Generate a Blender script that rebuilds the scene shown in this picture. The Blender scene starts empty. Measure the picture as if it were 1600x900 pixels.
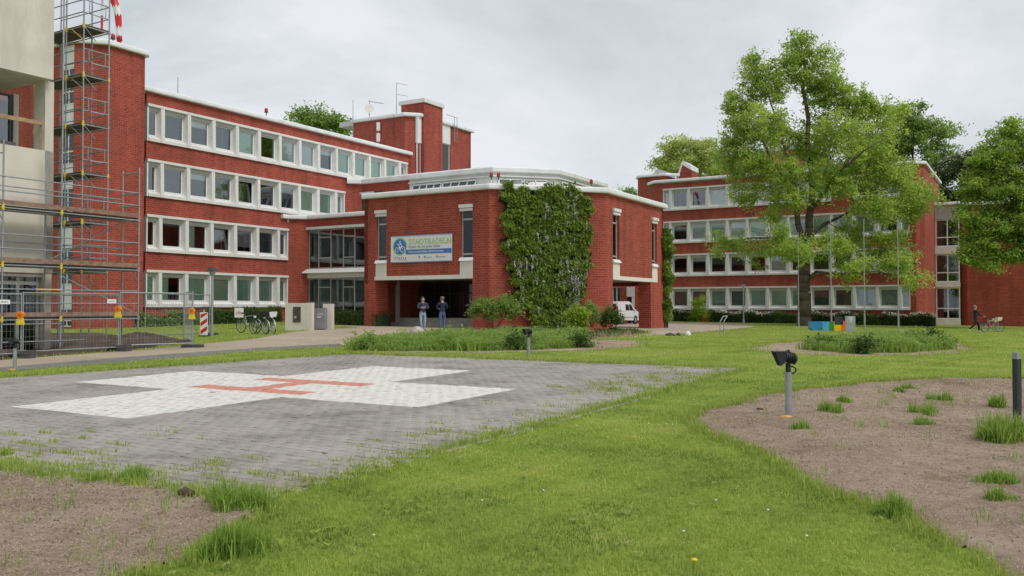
import bpy, bmesh, math, random
import numpy as np
from mathutils import Vector, Matrix
random.seed(7); rng = np.random.default_rng(7)
SC = bpy.context.scene
COL = SC.collection
PI = math.pi
R = math.radians
# ------------------------------------------------------------------ camera
F = 1385.0; TH = math.atan(30 / F); CZ = 1.556      # focal length in photo pixels, pitch, eye height
cam = bpy.data.cameras.new('camera'); cam.sensor_width = 36; cam.lens = F / 1600 * 36
cam.clip_start = .1; cam.clip_end = 2000
co = bpy.data.objects.new('camera', cam); COL.objects.link(co)
co.location = (0, 0, CZ); co.rotation_euler = (PI / 2 + TH, 0, 0)
SC.camera = co
# ------------------------------------------------------------------ light
SUN_EL, SUN_AZ = R(52), R(128)        # azimuth clockwise from +Y: behind the camera to the right
W = bpy.data.worlds.new('World'); SC.world = W; W.use_nodes = True
nt = W.node_tree; nt.nodes.clear()
def N(t, kind, **kw):
    n = t.nodes.new(kind)
    for k, v in kw.items(): setattr(n, k, v)
    return n
sky = N(nt, 'ShaderNodeTexSky', sky_type='NISHITA', sun_disc=False, sun_elevation=SUN_EL, sun_rotation=SUN_AZ)
tc = N(nt, 'ShaderNodeTexCoord'); mp = N(nt, 'ShaderNodeMapping'); mp.inputs['Scale'].default_value = (1, 1, 2.6)
n1 = N(nt, 'ShaderNodeTexNoise'); n1.inputs['Scale'].default_value = 1.7; n1.inputs['Detail'].default_value = 7; n1.inputs['Roughness'].default_value = .58
n1.inputs['Distortion'].default_value = .5
cr = N(nt, 'ShaderNodeValToRGB')
cr.color_ramp.elements[0].position = .36; cr.color_ramp.elements[0].color = (3.9, 4.4, 4.72, 1)
cr.color_ramp.elements[1].position = .66; cr.color_ramp.elements[1].color = (7.0, 7.15, 7.42, 1)
mx = N(nt, 'ShaderNodeMixRGB'); mx.inputs[0].default_value = .93
bg = N(nt, 'ShaderNodeBackground'); bg.inputs['Strength'].default_value = .1
ow = N(nt, 'ShaderNodeOutputWorld')
L = nt.links.new
L(tc.outputs['Generated'], mp.inputs[0]); L(mp.outputs[0], n1.inputs['Vector']); L(n1.outputs['Fac'], cr.inputs[0])
L(sky.outputs[0], mx.inputs[1]); L(cr.outputs[0], mx.inputs[2]); L(mx.outputs[0], bg.inputs[0]); L(bg.outputs[0], ow.inputs[0])
sl = bpy.data.lights.new('sun', 'SUN'); sl.energy = 1.5; sl.angle = R(22); sl.color = (1, .965, .91)
so = bpy.data.objects.new('sun', sl); COL.objects.link(so)
sd = Vector((math.sin(SUN_AZ) * math.cos(SUN_EL), math.cos(SUN_AZ) * math.cos(SUN_EL), math.sin(SUN_EL)))
so.rotation_euler = sd.to_track_quat('Z', 'Y').to_euler(); so.location = (30, -30, 60)
SC.view_settings.view_transform = 'Standard'; SC.view_settings.look = 'None'
SC.view_settings.exposure = 0.3; SC.view_settings.gamma = 1
try:
    SC.cycles.max_bounces = 7; SC.cycles.transparent_max_bounces = 10; SC.cycles.use_denoising = True
except Exception: pass
# ------------------------------------------------------------------ terrain: two gentle planes
PA = .546; PCX, PCY = -4.537, 17.55                 # pad axis and centre
SA, CA = math.sin(PA), math.cos(PA)
def pq(x, y): dx, dy = x - PCX, y - PCY; return dx * CA - dy * SA, dx * SA + dy * CA
def pxy(p, q): return PCX + p * CA + q * SA, PCY - p * SA + q * CA
def tz(x, y):
    q = (x - PCX) * SA + (y - PCY) * CA
    return np.minimum(.0162 * q, .30 - .0125 * x)
def ray(px, py):
    up = (450 - py) / F
    return (px - 800) / F, math.cos(TH) - up * math.sin(TH), math.sin(TH) + up * math.cos(TH)
def G(px, py):                                      # where a sight line meets the ground
    a, b, c = ray(px, py); z = 0.
    for _ in range(70):
        t = (z - CZ) / c; z = .5 * z + .5 * float(tz(a * t, b * t))
    return a * t, b * t, z
def AT(px, py, d):                                  # point on a sight line at distance d
    a, b, c = ray(px, py); t = d / b
    return Vector((a * t, d, CZ + c * t))
def gz(x, y, o=0): return Vector((x, y, float(tz(x, y)) + o))
# ------------------------------------------------------------------ objects
def tag(o, label=None, cat=None, group=None, kind=None):
    if label: o['label'] = label
    if cat: o['category'] = cat
    if group: o['group'] = group
    if kind: o['kind'] = kind
    return o
def thing(name, label, cat, loc=(0, 0, 0), rz=0, group=None):
    o = bpy.data.objects.new(name, None); COL.objects.link(o)
    o.location = loc; o.rotation_euler = (0, 0, rz); o.empty_display_size = .3
    return tag(o, label, cat, group)
def org(o):
    v = Vector((0, 0, 0))
    while o is not None: v += Vector(o.location); o = o.parent
    return v
def link(name, me, parent=None, loc=None, rz=0):
    o = bpy.data.objects.new(name, me); COL.objects.link(o)
    if parent is not None: o.parent = parent
    if loc is not None: o.location = loc
    if rz: o.rotation_euler = (0, 0, rz)
    return o
def dup(root, loc, rz=0, label=None):
    r = root.copy(); COL.objects.link(r); r.location = loc; r.rotation_euler = (0, 0, rz)
    if label: r['label'] = label
    def rec(a, b):
        for ch in list(a.children):
            c = ch.copy(); COL.objects.link(c); c.parent = b; rec(ch, c)
    rec(root, r)
    return r
class MB:
    def __init__(s): s.v = []; s.f = []; s.m = []
    def face(s, pts, mi=0):
        b = len(s.v); s.v += [tuple(p) for p in pts]; s.f.append(tuple(range(b, b + len(pts)))); s.m.append(mi)
    def solid(s, bot, top, mi=0, caps=True):        # two rings of equal length (bottom ring seen from above: counter-clockwise)
        b = len(s.v); n = len(bot); s.v += [tuple(p) for p in bot] + [tuple(p) for p in top]
        for i in range(n):
            j = (i + 1) % n; s.f.append((b + i, b + j, b + n + j, b + n + i)); s.m.append(mi)
        if caps:
            s.f.append(tuple(b + i for i in reversed(range(n)))); s.m.append(mi)
            s.f.append(tuple(b + n + i for i in range(n))); s.m.append(mi)
        return s
    def box(s, x0, x1, y0, y1, z0, z1, mi=0):
        return s.solid([(x0, y0, z0), (x1, y0, z0), (x1, y1, z0), (x0, y1, z0)], [(x0, y0, z1), (x1, y0, z1), (x1, y1, z1), (x0, y1, z1)], mi)
    def obox(s, c, ax, ay, az, mi=0):               # centre and three half-axis vectors
        c, ax, ay, az = map(Vector, (c, ax, ay, az))
        q = [(-1, -1), (1, -1), (1, 1), (-1, 1)]
        return s.solid([c + a * ax + b * ay - az for a, b in q], [c + a * ax + b * ay + az for a, b in q], mi)
    def poly(s, pts, z0, z1, mi=0): return s.solid([(x, y, z0) for x, y in pts], [(x, y, z1) for x, y in pts], mi)
    def beam(s, p0, p1, w, h, mi=0):                # rectangular bar between points
        p0, p1 = Vector(p0), Vector(p1); d = (p1 - p0).normalized()
        a = d.cross(Vector((0, 0, 1)))
        a = Vector((1, 0, 0)) if a.length < 1e-4 else a.normalized()
        b = a.cross(d)
        q = [(-1, -1), (1, -1), (1, 1), (-1, 1)]
        return s.solid([p0 + a * (w / 2 * i) - b * (h / 2 * j) for i, j in q][::-1], [p1 + a * (w / 2 * i) - b * (h / 2 * j) for i, j in q][::-1], mi)
    def tube(s, p0, p1, r0, r1=None, n=7, mi=0, caps=True):
        r1 = r0 if r1 is None else r1
        p0, p1 = Vector(p0), Vector(p1); d = (p1 - p0).normalized()
        a = d.orthogonal().normalized(); b = d.cross(a)
        c = [(math.cos(2 * PI * i / n), math.sin(2 * PI * i / n)) for i in range(n)]
        return s.solid([p0 + (a * x + b * y) * r0 for x, y in c], [p1 + (a * x + b * y) * r1 for x, y in c], mi, caps)
    def pipe(s, pts, r, n=7, mi=0):
        for a, b in zip(pts[:-1], pts[1:]): s.tube(a, b, r, r, n, mi)
        return s
    def ball(s, c, rx, ry=None, rz=None, n=10, k=6, mi=0):
        ry = ry or rx; rz = rz or rx; c = Vector(c); b = len(s.v)
        s.v.append(tuple(c - Vector((0, 0, rz))))
        for i in range(1, k):
            t = PI * i / k
            for j in range(n):
                p = 2 * PI * j / n; s.v.append((c.x + rx * math.sin(t) * math.cos(p), c.y + ry * math.sin(t) * math.sin(p), c.z - rz * math.cos(t)))
        s.v.append(tuple(c + Vector((0, 0, rz)))); e = len(s.v) - 1
        for j in range(n):
            s.f.append((b, b + 1 + (j + 1) % n, b + 1 + j)); s.m.append(mi)
            for i in range(k - 2):
                o = b + 1 + i * n; s.f.append((o + j, o + (j + 1) % n, o + n + (j + 1) % n, o + n + j)); s.m.append(mi)
            o = b + 1 + (k - 2) * n; s.f.append((o + j, o + (j + 1) % n, e)); s.m.append(mi)
        return s
    def torus(s, c, ax, Rr, r, n=20, k=6, mi=0):
        c = Vector(c); ax = Vector(ax).normalized(); a = ax.orthogonal().normalized(); d = ax.cross(a); b = len(s.v)
        for i in range(n):
            t = 2 * PI * i / n; e = a * math.cos(t) + d * math.sin(t)
            for j in range(k):
                p = 2 * PI * j / k; s.v.append(tuple(c + e * (Rr + r * math.cos(p)) + ax * (r * math.sin(p))))
        for i in range(n):
            for j in range(k):
                s.f.append((b + i * k + j, b + ((i + 1) % n) * k + j, b + ((i + 1) % n) * k + (j + 1) % k, b + i * k + (j + 1) % k)); s.m.append(mi)
        return s
    def sweep(s, path, z, prof, mi=0, caps=True):   # profile (outward, up) along a plan polyline seen left to right from outside
        n = len(path); P = [Vector((a, b)) for a, b in path]; rings = []
        for i in range(n):
            d0 = (P[i] - P[i - 1]).normalized() if i else (P[1] - P[0]).normalized()
            d1 = (P[i + 1] - P[i]).normalized() if i < n - 1 else d0
            m = Vector((d0.y, -d0.x)) + Vector((d1.y, -d1.x)); k = 2 / m.length_squared; m = m * k
            rings.append([(P[i].x + m.x * o, P[i].y + m.y * o, z + h) for o, h in prof])
        b = len(s.v); k = len(prof)
        for r in rings: s.v += r
        for i in range(n - 1):
            for j in range(k):
                s.f.append((b + i * k + j, b + (i + 1) * k + j, b + (i + 1) * k + (j + 1) % k, b + i * k + (j + 1) % k)); s.m.append(mi)
        if caps:
            s.f.append(tuple(b + j for j in range(k))); s.m.append(mi)
            s.f.append(tuple(b + (n - 1) * k + j for j in reversed(range(k)))); s.m.append(mi)
        return s
    def wall(s, p0, p1, z0, z1, holes=(), th=.3, mi=0):   # p0->p1 left to right seen from outside; holes (a, b, za, zb)
        p0, p1 = Vector(p0[:2]), Vector(p1[:2]); ln = (p1 - p0).length; d = (p1 - p0) / ln; nrm = Vector((-d.y, d.x)) * th
        xs = sorted({0, ln} | {min(max(h[i], 0), ln) for h in holes for i in (0, 1)})
        zs = sorted({z0, z1} | {min(max(h[i], z0), z1) for h in holes for i in (2, 3)})
        def P(x, z, k=0): q = p0 + d * x + nrm * k; return (q.x, q.y, z)
        def hole(x, z): return any(h[0] < x < h[1] and h[2] < z < h[3] for h in holes)
        for a, b in zip(xs[:-1], xs[1:]):
            for c, e in zip(zs[:-1], zs[1:]):
                if b - a < 1e-5 or e - c < 1e-5 or hole((a + b) / 2, (c + e) / 2): continue
                s.face([P(a, c), P(b, c), P(b, e), P(a, e)], mi); s.face([P(b, c, 1), P(a, c, 1), P(a, e, 1), P(b, e, 1)], mi)
                if a == 0 or hole(a - 1e-3, (c + e) / 2): s.face([P(a, c, 1), P(a, c), P(a, e), P(a, e, 1)], mi)
                if b == ln or hole(b + 1e-3, (c + e) / 2): s.face([P(b, c), P(b, c, 1), P(b, e, 1), P(b, e)], mi)
                if e == z1 or hole((a + b) / 2, e + 1e-3): s.face([P(a, e), P(b, e), P(b, e, 1), P(a, e, 1)], mi)
                if c == z0 or hole((a + b) / 2, c - 1e-3): s.face([P(a, c, 1), P(b, c, 1), P(b, c), P(a, c)], mi)
        return s
    def mesh(s, name, mats, off=(0, 0, 0), smooth=False, recalc=False):
        me = bpy.data.meshes.new(name)
        o = Vector(off); me.from_pydata([(x - o.x, y - o.y, z - o.z) for x, y, z in s.v], [], s.f)
        for m in (mats if isinstance(mats, (list, tuple)) else [mats]): me.materials.append(m)
        me.polygons.foreach_set('material_index', s.m)
        if recalc:
            bm = bmesh.new(); bm.from_mesh(me); bmesh.ops.recalc_face_normals(bm, faces=bm.faces); bm.to_mesh(me); bm.free()
        uv = me.uv_layers.new(name='UVMap').data      # metres along the wall and up it
        for p in me.polygons:
            nx, ny, nz = p.normal
            if abs(nz) < .75:
                l = math.hypot(nx, ny); tx, ty = -ny / l, nx / l
                for li in p.loop_indices:
                    q = s.v[me.loops[li].vertex_index]; uv[li].uv = (q[0] * tx + q[1] * ty, q[2])
            else:
                for li in p.loop_indices:
                    q = s.v[me.loops[li].vertex_index]; uv[li].uv = (q[0], q[1])
        if smooth: me.polygons.foreach_set('use_smooth', [True] * len(me.polygons))
        me.update(); return me
    def build(s, name, mats, parent=None, world=True, smooth=False, loc=None, rz=0, recalc=False):
        off = org(parent) if (world and parent is not None) else (0, 0, 0)
        return link(name, s.mesh(name, mats, off, smooth, recalc), parent, loc, rz)
def each(b, name, mats, parent=None, recalc=True, world=True, kind=None):   # every solid of b becomes a part of its own
    # islands by shared vertices
    par = list(range(len(b.v)))
    def fd(i):
        while par[i] != i: par[i] = par[par[i]]; i = par[i]
        return i
    for f in b.f:
        for k in f[1:]: par[fd(k)] = fd(f[0])
    isl = {}
    for n, f in enumerate(b.f): isl.setdefault(fd(f[0]), []).append(n)
    out = []
    for fs in isl.values():
        c = MB(); mp = {}
        for n in fs:
            for i in b.f[n]:
                if i not in mp: mp[i] = len(c.v); c.v.append(b.v[i])
            c.f.append(tuple(mp[i] for i in b.f[n])); c.m.append(b.m[n])
        out.append(c.build(name, mats, parent, world=world, recalc=recalc))
    return out
def np_mesh(name, V, Fc, mat, attr=None, smooth=False):
    V = np.asarray(V, np.float32); Fc = np.asarray(Fc, np.int32); k = Fc.shape[1]
    me = bpy.data.meshes.new(name); me.vertices.add(len(V)); me.vertices.foreach_set('co', V.ravel())
    me.loops.add(Fc.size); me.loops.foreach_set('vertex_index', Fc.ravel())
    me.polygons.add(len(Fc)); me.polygons.foreach_set('loop_start', np.arange(0, Fc.size, k, dtype=np.int32))
    me.polygons.foreach_set('loop_total', np.full(len(Fc), k, np.int32))
    if smooth: me.polygons.foreach_set('use_smooth', np.ones(len(Fc), bool))
    me.materials.append(mat); me.update(calc_edges=True)
    if attr is not None:
        a = me.attributes.new('tint', 'FLOAT', 'POINT'); a.data.foreach_set('value', np.asarray(attr, np.float32))
    return me
# ------------------------------------------------------------------ materials
def base(name):
    m = bpy.data.materials.new(name); m.use_nodes = True; t = m.node_tree
    return m, t, t.nodes['Principled BSDF'], t.links.new
def pm(name, col, rough=.6, var=.12, scale=3., metal=0., bump=0., dirt=None, dscale=.8, spec=.4, bscale=None):
    m, t, b, L = base(name)
    g = N(t, 'ShaderNodeNewGeometry'); n = N(t, 'ShaderNodeTexNoise'); n.inputs['Scale'].default_value = scale; n.inputs['Detail'].default_value = 5
    L(g.outputs['Position'], n.inputs['Vector'])
    r = N(t, 'ShaderNodeValToRGB'); e = r.color_ramp.elements
    e[0].position = .3; e[1].position = .7
    e[0].color = tuple(max(0, c * (1 - var)) for c in col) + (1,); e[1].color = tuple(min(1, c * (1 + var)) for c in col) + (1,)
    L(n.outputs['Fac'], r.inputs[0]); out = r.outputs[0]
    if dirt:
        n2 = N(t, 'ShaderNodeTexNoise'); n2.inputs['Scale'].default_value = dscale; n2.inputs['Detail'].default_value = 8; n2.inputs['Roughness'].default_value = .7
        mp = N(t, 'ShaderNodeMapping'); mp.inputs['Scale'].default_value = (1, 1, .25); L(g.outputs['Position'], mp.inputs[0]); L(mp.outputs[0], n2.inputs['Vector'])
        r2 = N(t, 'ShaderNodeValToRGB'); r2.color_ramp.elements[0].position = .5; r2.color_ramp.elements[1].position = .75
        L(n2.outputs['Fac'], r2.inputs[0]); x = N(t, 'ShaderNodeMixRGB'); L(r2.outputs[0], x.inputs[0]); L(out, x.inputs[1]); x.inputs[2].default_value = (*dirt, 1); out = x.outputs[0]
    L(out, b.inputs['Base Color']); b.inputs['Roughness'].default_value = rough; b.inputs['Metallic'].default_value = metal
    b.inputs['Specular IOR Level'].default_value = spec
    if bump:
        bp = N(t, 'ShaderNodeBump'); bp.inputs['Strength'].default_value = bump; bp.inputs['Distance'].default_value = .02
        nb = N(t, 'ShaderNodeTexNoise'); nb.inputs['Scale'].default_value = bscale or scale * 6; nb.inputs['Detail'].default_value = 6; L(g.outputs['Position'], nb.inputs['Vector'])
        L(nb.outputs['Fac'], bp.inputs['Height']); L(bp.outputs[0], b.inputs['Normal'])
    return m
def brick_mat(name, c1, c2, mortar, bw=.32, bh=.135):
    m, t, b, L = base(name)
    uv = N(t, 'ShaderNodeUVMap'); bt = N(t, 'ShaderNodeTexBrick'); bt.offset = .5
    for k, v in (('Color1', c1), ('Color2', c2), ('Mortar', mortar)): bt.inputs[k].default_value = (*v, 1)
    bt.inputs['Scale'].default_value = 1; bt.inputs['Brick Width'].default_value = bw; bt.inputs['Row Height'].default_value = bh
    bt.inputs['Mortar Size'].default_value = .012; bt.inputs['Mortar Smooth'].default_value = .1; bt.inputs['Bias'].default_value = -.1
    L(uv.outputs[0], bt.inputs['Vector'])
    g = N(t, 'ShaderNodeNewGeometry'); n = N(t, 'ShaderNodeTexNoise'); n.inputs['Scale'].default_value = .45; n.inputs['Detail'].default_value = 6; n.inputs['Roughness'].default_value = .65
    L(g.outputs['Position'], n.inputs['Vector'])
    hs = N(t, 'ShaderNodeHueSaturation'); mr = N(t, 'ShaderNodeMapRange'); mr.inputs[1].default_value = .3; mr.inputs[2].default_value = .7; mr.inputs[3].default_value = .82; mr.inputs[4].default_value = 1.14
    L(n.outputs['Fac'], mr.inputs[0]); L(mr.outputs[0], hs.inputs['Value']); L(bt.outputs['Color'], hs.inputs['Color'])
    n3 = N(t, 'ShaderNodeTexNoise'); n3.inputs['Scale'].default_value = 14; L(g.outputs['Position'], n3.inputs['Vector'])
    x = N(t, 'ShaderNodeMixRGB', blend_type='OVERLAY'); x.inputs[0].default_value = .35; L(hs.outputs[0], x.inputs[1]); L(n3.outputs['Fac'], x.inputs[2])
    mp = N(t, 'ShaderNodeMapping'); mp.inputs['Scale'].default_value = (1.6, 1.6, .10); L(g.outputs['Position'], mp.inputs[0])
    n5 = N(t, 'ShaderNodeTexNoise'); n5.inputs['Scale'].default_value = 1; n5.inputs['Detail'].default_value = 7; n5.inputs['Roughness'].default_value = .7; L(mp.outputs[0], n5.inputs['Vector'])
    m5 = N(t, 'ShaderNodeMapRange'); m5.inputs[1].default_value = .42; m5.inputs[2].default_value = .72; m5.inputs[3].default_value = 1.06; m5.inputs[4].default_value = .70; L(n5.outputs['Fac'], m5.inputs[0])
    h5 = N(t, 'ShaderNodeHueSaturation'); L(m5.outputs[0], h5.inputs['Value']); L(x.outputs[0], h5.inputs['Color']); x = h5
    L(x.outputs[0], b.inputs['Base Color']); b.inputs['Roughness'].default_value = .8; b.inputs['Specular IOR Level'].default_value = .25
    bp = N(t, 'ShaderNodeBump'); bp.inputs['Strength'].default_value = .5; bp.inputs['Distance'].default_value = .01; bp.invert = True
    L(bt.outputs['Fac'], bp.inputs['Height']); L(bp.outputs[0], b.inputs['Normal'])
    return m
def glass_mat(name, tint, refl=.2):
    m, t, b, L = base(name); t.nodes.remove(b); o = t.nodes['Material Output']
    tr = N(t, 'ShaderNodeBsdfTransparent'); tr.inputs[0].default_value = (*tint, 1)
    gl = N(t, 'ShaderNodeBsdfGlossy'); gl.inputs['Roughness'].default_value = .015; gl.inputs['Color'].default_value = (.85, .93, .97, 1)
    fr = N(t, 'ShaderNodeFresnel'); fr.inputs[0].default_value = 1.5; ad = N(t, 'ShaderNodeMath', operation='ADD'); ad.inputs[1].default_value = refl; ad.use_clamp = True
    L(fr.outputs[0], ad.inputs[0]); mi = N(t, 'ShaderNodeMixShader'); L(ad.outputs[0], mi.inputs[0]); L(tr.outputs[0], mi.inputs[1]); L(gl.outputs[0], mi.inputs[2])
    L(mi.outputs[0], o.inputs[0]); return m
def leaf_mat(name, dark, light, trans=.35, tip=None):
    m, t, b, L = base(name); o = t.nodes['Material Output']
    a = N(t, 'ShaderNodeAttribute', attribute_name='tint'); r = N(t, 'ShaderNodeValToRGB')
    r.color_ramp.elements[0].color = (*dark, 1); r.color_ramp.elements[1].color = (*light, 1)
    if tip: r.color_ramp.elements[1].position = .78; q = r.color_ramp.elements.new(1.); q.color = (*tip, 1)
    L(a.outputs['Fac'], r.inputs[0]); L(r.outputs[0], b.inputs['Base Color']); b.inputs['Roughness'].default_value = .5; b.inputs['Specular IOR Level'].default_value = .3
    tl = N(t, 'ShaderNodeBsdfTranslucent'); hs = N(t, 'ShaderNodeHueSaturation'); hs.inputs['Value'].default_value = 1.5; hs.inputs['Hue'].default_value = .485
    L(r.outputs[0], hs.inputs['Color']); L(hs.outputs[0], tl.inputs[0])
    mi = N(t, 'ShaderNodeMixShader'); mi.inputs[0].default_value = trans; L(b.outputs[0], mi.inputs[1]); L(tl.outputs[0], mi.inputs[2]); L(mi.outputs[0], o.inputs[0])
    return m
M = {}
M['brick'] = brick_mat('red_brick', (.385, .075, .046), (.275, .050, .034), (.42, .15, .108))
M['brick_dark'] = brick_mat('dark_brick', (.26, .035, .026), (.19, .028, .022), (.27, .08, .06))
M['white'] = pm('white_concrete', (.75, .745, .72), .7, .05, 2, bump=.1, dirt=(.62, .60, .55), dscale=1.4)
M['coping'] = pm('white_coping', (.78, .79, .79), .45, .05, 1.2, dirt=(.6, .6, .57), dscale=.9)
M['cream'] = pm('cream_plaster', (.74, .71, .62), .7, .05, 2)
M['pvc'] = pm('window_frame', (.78, .78, .77), .35, .03, 2)
M['greyframe'] = pm('grey_aluminium_frame', (.46, .45, .43), .4, .05, 3, metal=.3)
M['shutter'] = pm('shutter_box', (.52, .52, .51), .5, .08, 4)
M['glass'] = glass_mat('window_glass', (.95, .97, .96), .16)
M['glass_dim'] = glass_mat('dim_glass', (.80, .84, .84), .03)
M['glass_clear'] = glass_mat('clear_glass', (.80, .84, .84), .09)
M['inside'] = pm('room_inside', (.16, .14, .13), .8, .25, .8)
M['dark'] = pm('dark_inside', (.035, .033, .032), .8, .2, 1)
M['blind_green'] = pm('green_blind', (.56, .80, .66), .8, .06, 3)
M['blind_dark'] = pm('dark_blind', (.20, .25, .22), .8, .2, 3)
M['blind_grey'] = pm('grey_blind', (.42, .42, .43), .8, .05, 3)
M['blind_white'] = pm('pale_blind', (.74, .80, .78), .8, .05, 3)
M['curtain'] = pm('red_curtain', (.10, .03, .03), .9, .2, 3)
M['concrete'] = pm('weathered_concrete', (.68, .625, .54), .85, .08, 1.2, bump=.25, dirt=(.50, .455, .39), dscale=.9)
M['concrete2'] = pm('grey_concrete', (.40, .38, .34), .9, .12, 1.5, bump=.25, dirt=(.2, .19, .17))
M['galv'] = pm('galvanised_steel', (.36, .375, .385), .45, .15, 6, metal=.5)
M['steel'] = pm('grey_steel', (.33, .35, .36), .5, .1, 5, metal=.3)
M['deck'] = pm('scaffold_deck', (.10, .09, .08), .7, .25, 5)
M['toe'] = pm('weathered_board', (.27, .17, .12), .85, .3, 6, bump=.2)
M['wood'] = pm('pale_timber', (.42, .27, .15), .8, .2, 5)
M['yellow'] = pm('yellow_paint', (.72, .55, .04), .5, .08, 5)
M['orange'] = pm('orange_lens', (.85, .26, .01), .25, .05, 5)
M['red'] = pm('red_paint', (.60, .03, .025), .4, .08, 5)
M['whitep'] = pm('white_paint', (.80, .80, .79), .4, .03, 5)
M['black'] = pm('black_plastic', (.018, .019, .022), .45, .2, 8)
M['anthracite'] = pm('anthracite_paint', (.035, .038, .043), .5, .12, 8)
M['rubber'] = pm('black_rubber', (.022, .021, .021), .85, .2, 8)
M['foot'] = pm('recycled_foot', (.07, .065, .06), .9, .3, 8, bump=.3)
M['bark'] = pm('oak_bark', (.115, .09, .068), .95, .35, 3, bump=1.0, bscale=9)
M['bark2'] = pm('shrub_bark', (.12, .085, .06), .95, .3, 6)
M['dirt'] = pm('dug_earth', (.085, .062, .047), .95, .35, 3, bump=.8)
M['sandst'] = pm('boulder_stone', (.46, .41, .34), .9, .15, 3, bump=.4)
M['flower'] = pm('wisteria_bloom', (.60, .55, .64), .8, .15, 9)
M['bloomw'] = pm('white_bloom', (.72, .72, .64), .8, .1, 9)
M['leaf_oak'] = leaf_mat('oak_leaf', (.17, .28, .045), (.48, .62, .14), .55)
M['leaf_wist'] = leaf_mat('wisteria_leaf', (.085, .165, .025), (.38, .50, .10), .42)
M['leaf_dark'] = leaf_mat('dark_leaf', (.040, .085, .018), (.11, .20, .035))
M['leaf_mid'] = leaf_mat('mid_leaf', (.12, .215, .05), (.35, .49, .125), .5)
M['leaf_right'] = leaf_mat('maple_leaf', (.125, .22, .035), (.38, .53, .10), .5)
M['leaf_yel'] = leaf_mat('yellow_leaf', (.28, .34, .09), (.56, .64, .24), .55)
M['leaf_chest'] = leaf_mat('chestnut_leaf', (.030, .055, .018), (.10, .14, .035))
M['leaf_hedge'] = leaf_mat('hedge_leaf', (.040, .085, .018), (.13, .23, .04), .2)
M['leaf_bright'] = leaf_mat('bright_leaf', (.13, .22, .02), (.38, .50, .06))
M['grass'] = leaf_mat('grass_blade', (.12, .205, .032), (.42, .50, .11), .33, (.52, .46, .20))
M['weed'] = leaf_mat('weed_blade', (.115, .215, .03), (.33, .47, .09), .33)
M['dry'] = leaf_mat('dry_stalk', (.30, .22, .15), (.58, .47, .36), .1)
# ================================================================== GROUND
def nodes_pos(t): return N(t, 'ShaderNodeNewGeometry').outputs['Position']
def ground_mat(name, cols, sc=(.35, 3., 40.), rough=.95, bump=.6, dist=.03):
    # cols: list of (position, colour) over layered noise
    m, t, b, L = base(name); P = nodes_pos(t); acc = None
    for i, (s, w) in enumerate(zip(sc, (.45, .3, .25))):
        n = N(t, 'ShaderNodeTexNoise'); n.inputs['Scale'].default_value = s; n.inputs['Detail'].default_value = 6; n.inputs['Roughness'].default_value = .65; L(P, n.inputs['Vector'])
        k = N(t, 'ShaderNodeMath', operation='MULTIPLY'); k.inputs[1].default_value = w; L(n.outputs['Fac'], k.inputs[0])
        if acc is None: acc = k.outputs[0]
        else:
            a = N(t, 'ShaderNodeMath', operation='ADD'); L(acc, a.inputs[0]); L(k.outputs[0], a.inputs[1]); acc = a.outputs[0]
        last = n
    r = N(t, 'ShaderNodeValToRGB'); e = r.color_ramp.elements
    e[0].position, e[0].color = cols[0][0], (*cols[0][1], 1); e[1].position, e[1].color = cols[-1][0], (*cols[-1][1], 1)
    for p, c in cols[1:-1]: q = e.new(p); q.color = (*c, 1)
    L(acc, r.inputs[0]); L(r.outputs[0], b.inputs['Base Color']); b.inputs['Roughness'].default_value = rough; b.inputs['Specular IOR Level'].default_value = .15
    bp = N(t, 'ShaderNodeBump'); bp.inputs['Strength'].default_value = bump; bp.inputs['Distance'].default_value = dist; L(last.outputs['Fac'], bp.inputs['Height']); L(bp.outputs[0], b.inputs['Normal'])
    return m
M['lawn'] = ground_mat('lawn_ground', [(.36, (.12, .18, .026)), (.47, (.18, .25, .036)), (.56, (.25, .31, .055)), (.66, (.38, .36, .13))], (.22, 1.6, 22))
M['soil'] = ground_mat('mulched_soil', [(.37, (.23, .16, .11)), (.5, (.43, .32, .235)), (.61, (.58, .455, .35))], (.5, 5, 60), bump=1., dist=.04)
M['sand'] = ground_mat('sandy_paving', [(.38, (.32, .26, .19)), (.5, (.42, .345, .26)), (.62, (.48, .40, .31))], (.3, 4, 50), bump=.3)
M['asphalt'] = ground_mat('grey_asphalt', [(.38, (.15, .145, .14)), (.5, (.21, .205, .195)), (.62, (.26, .25, .24))], (.4, 6, 70), bump=.3)
M['dugg'] = ground_mat('dug_earth_ground', [(.38, (.06, .045, .034)), (.5, (.10, .075, .056)), (.62, (.16, .125, .095))], (.6, 5, 40), bump=1.)
M['joint'] = ground_mat('joint_sand', [(.4, (.09, .08, .06)), (.5, (.13, .125, .075)), (.6, (.17, .155, .11))], (.6, 5, 50))
KN = Vector((.0162 * SA + .0125, .0162 * CA, 0)); KC = Vector((0, (.30 + .0162 * (PCX * SA + PCY * CA)) / (.0162 * CA), 0))
def sheet(name, poly, off, mat, kind='structure', parent=None):
    bm = bmesh.new(); bm.faces.new([bm.verts.new((x, y, 0)) for x, y in poly])
    bmesh.ops.triangulate(bm, faces=bm.faces[:])
    bmesh.ops.bisect_plane(bm, geom=bm.verts[:] + bm.edges[:] + bm.faces[:], plane_co=KC, plane_no=KN)
    for v in bm.verts: v.co.z = float(tz(v.co.x, v.co.y)) + off
    bmesh.ops.recalc_face_normals(bm, faces=bm.faces[:])
    if sum(f.normal.z for f in bm.faces) < 0: bmesh.ops.reverse_faces(bm, faces=bm.faces[:])
    me = bpy.data.meshes.new(name); bm.to_mesh(me); bm.free(); me.materials.append(mat)
    o = link(name, me, parent); tag(o, kind=kind); return o
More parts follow.
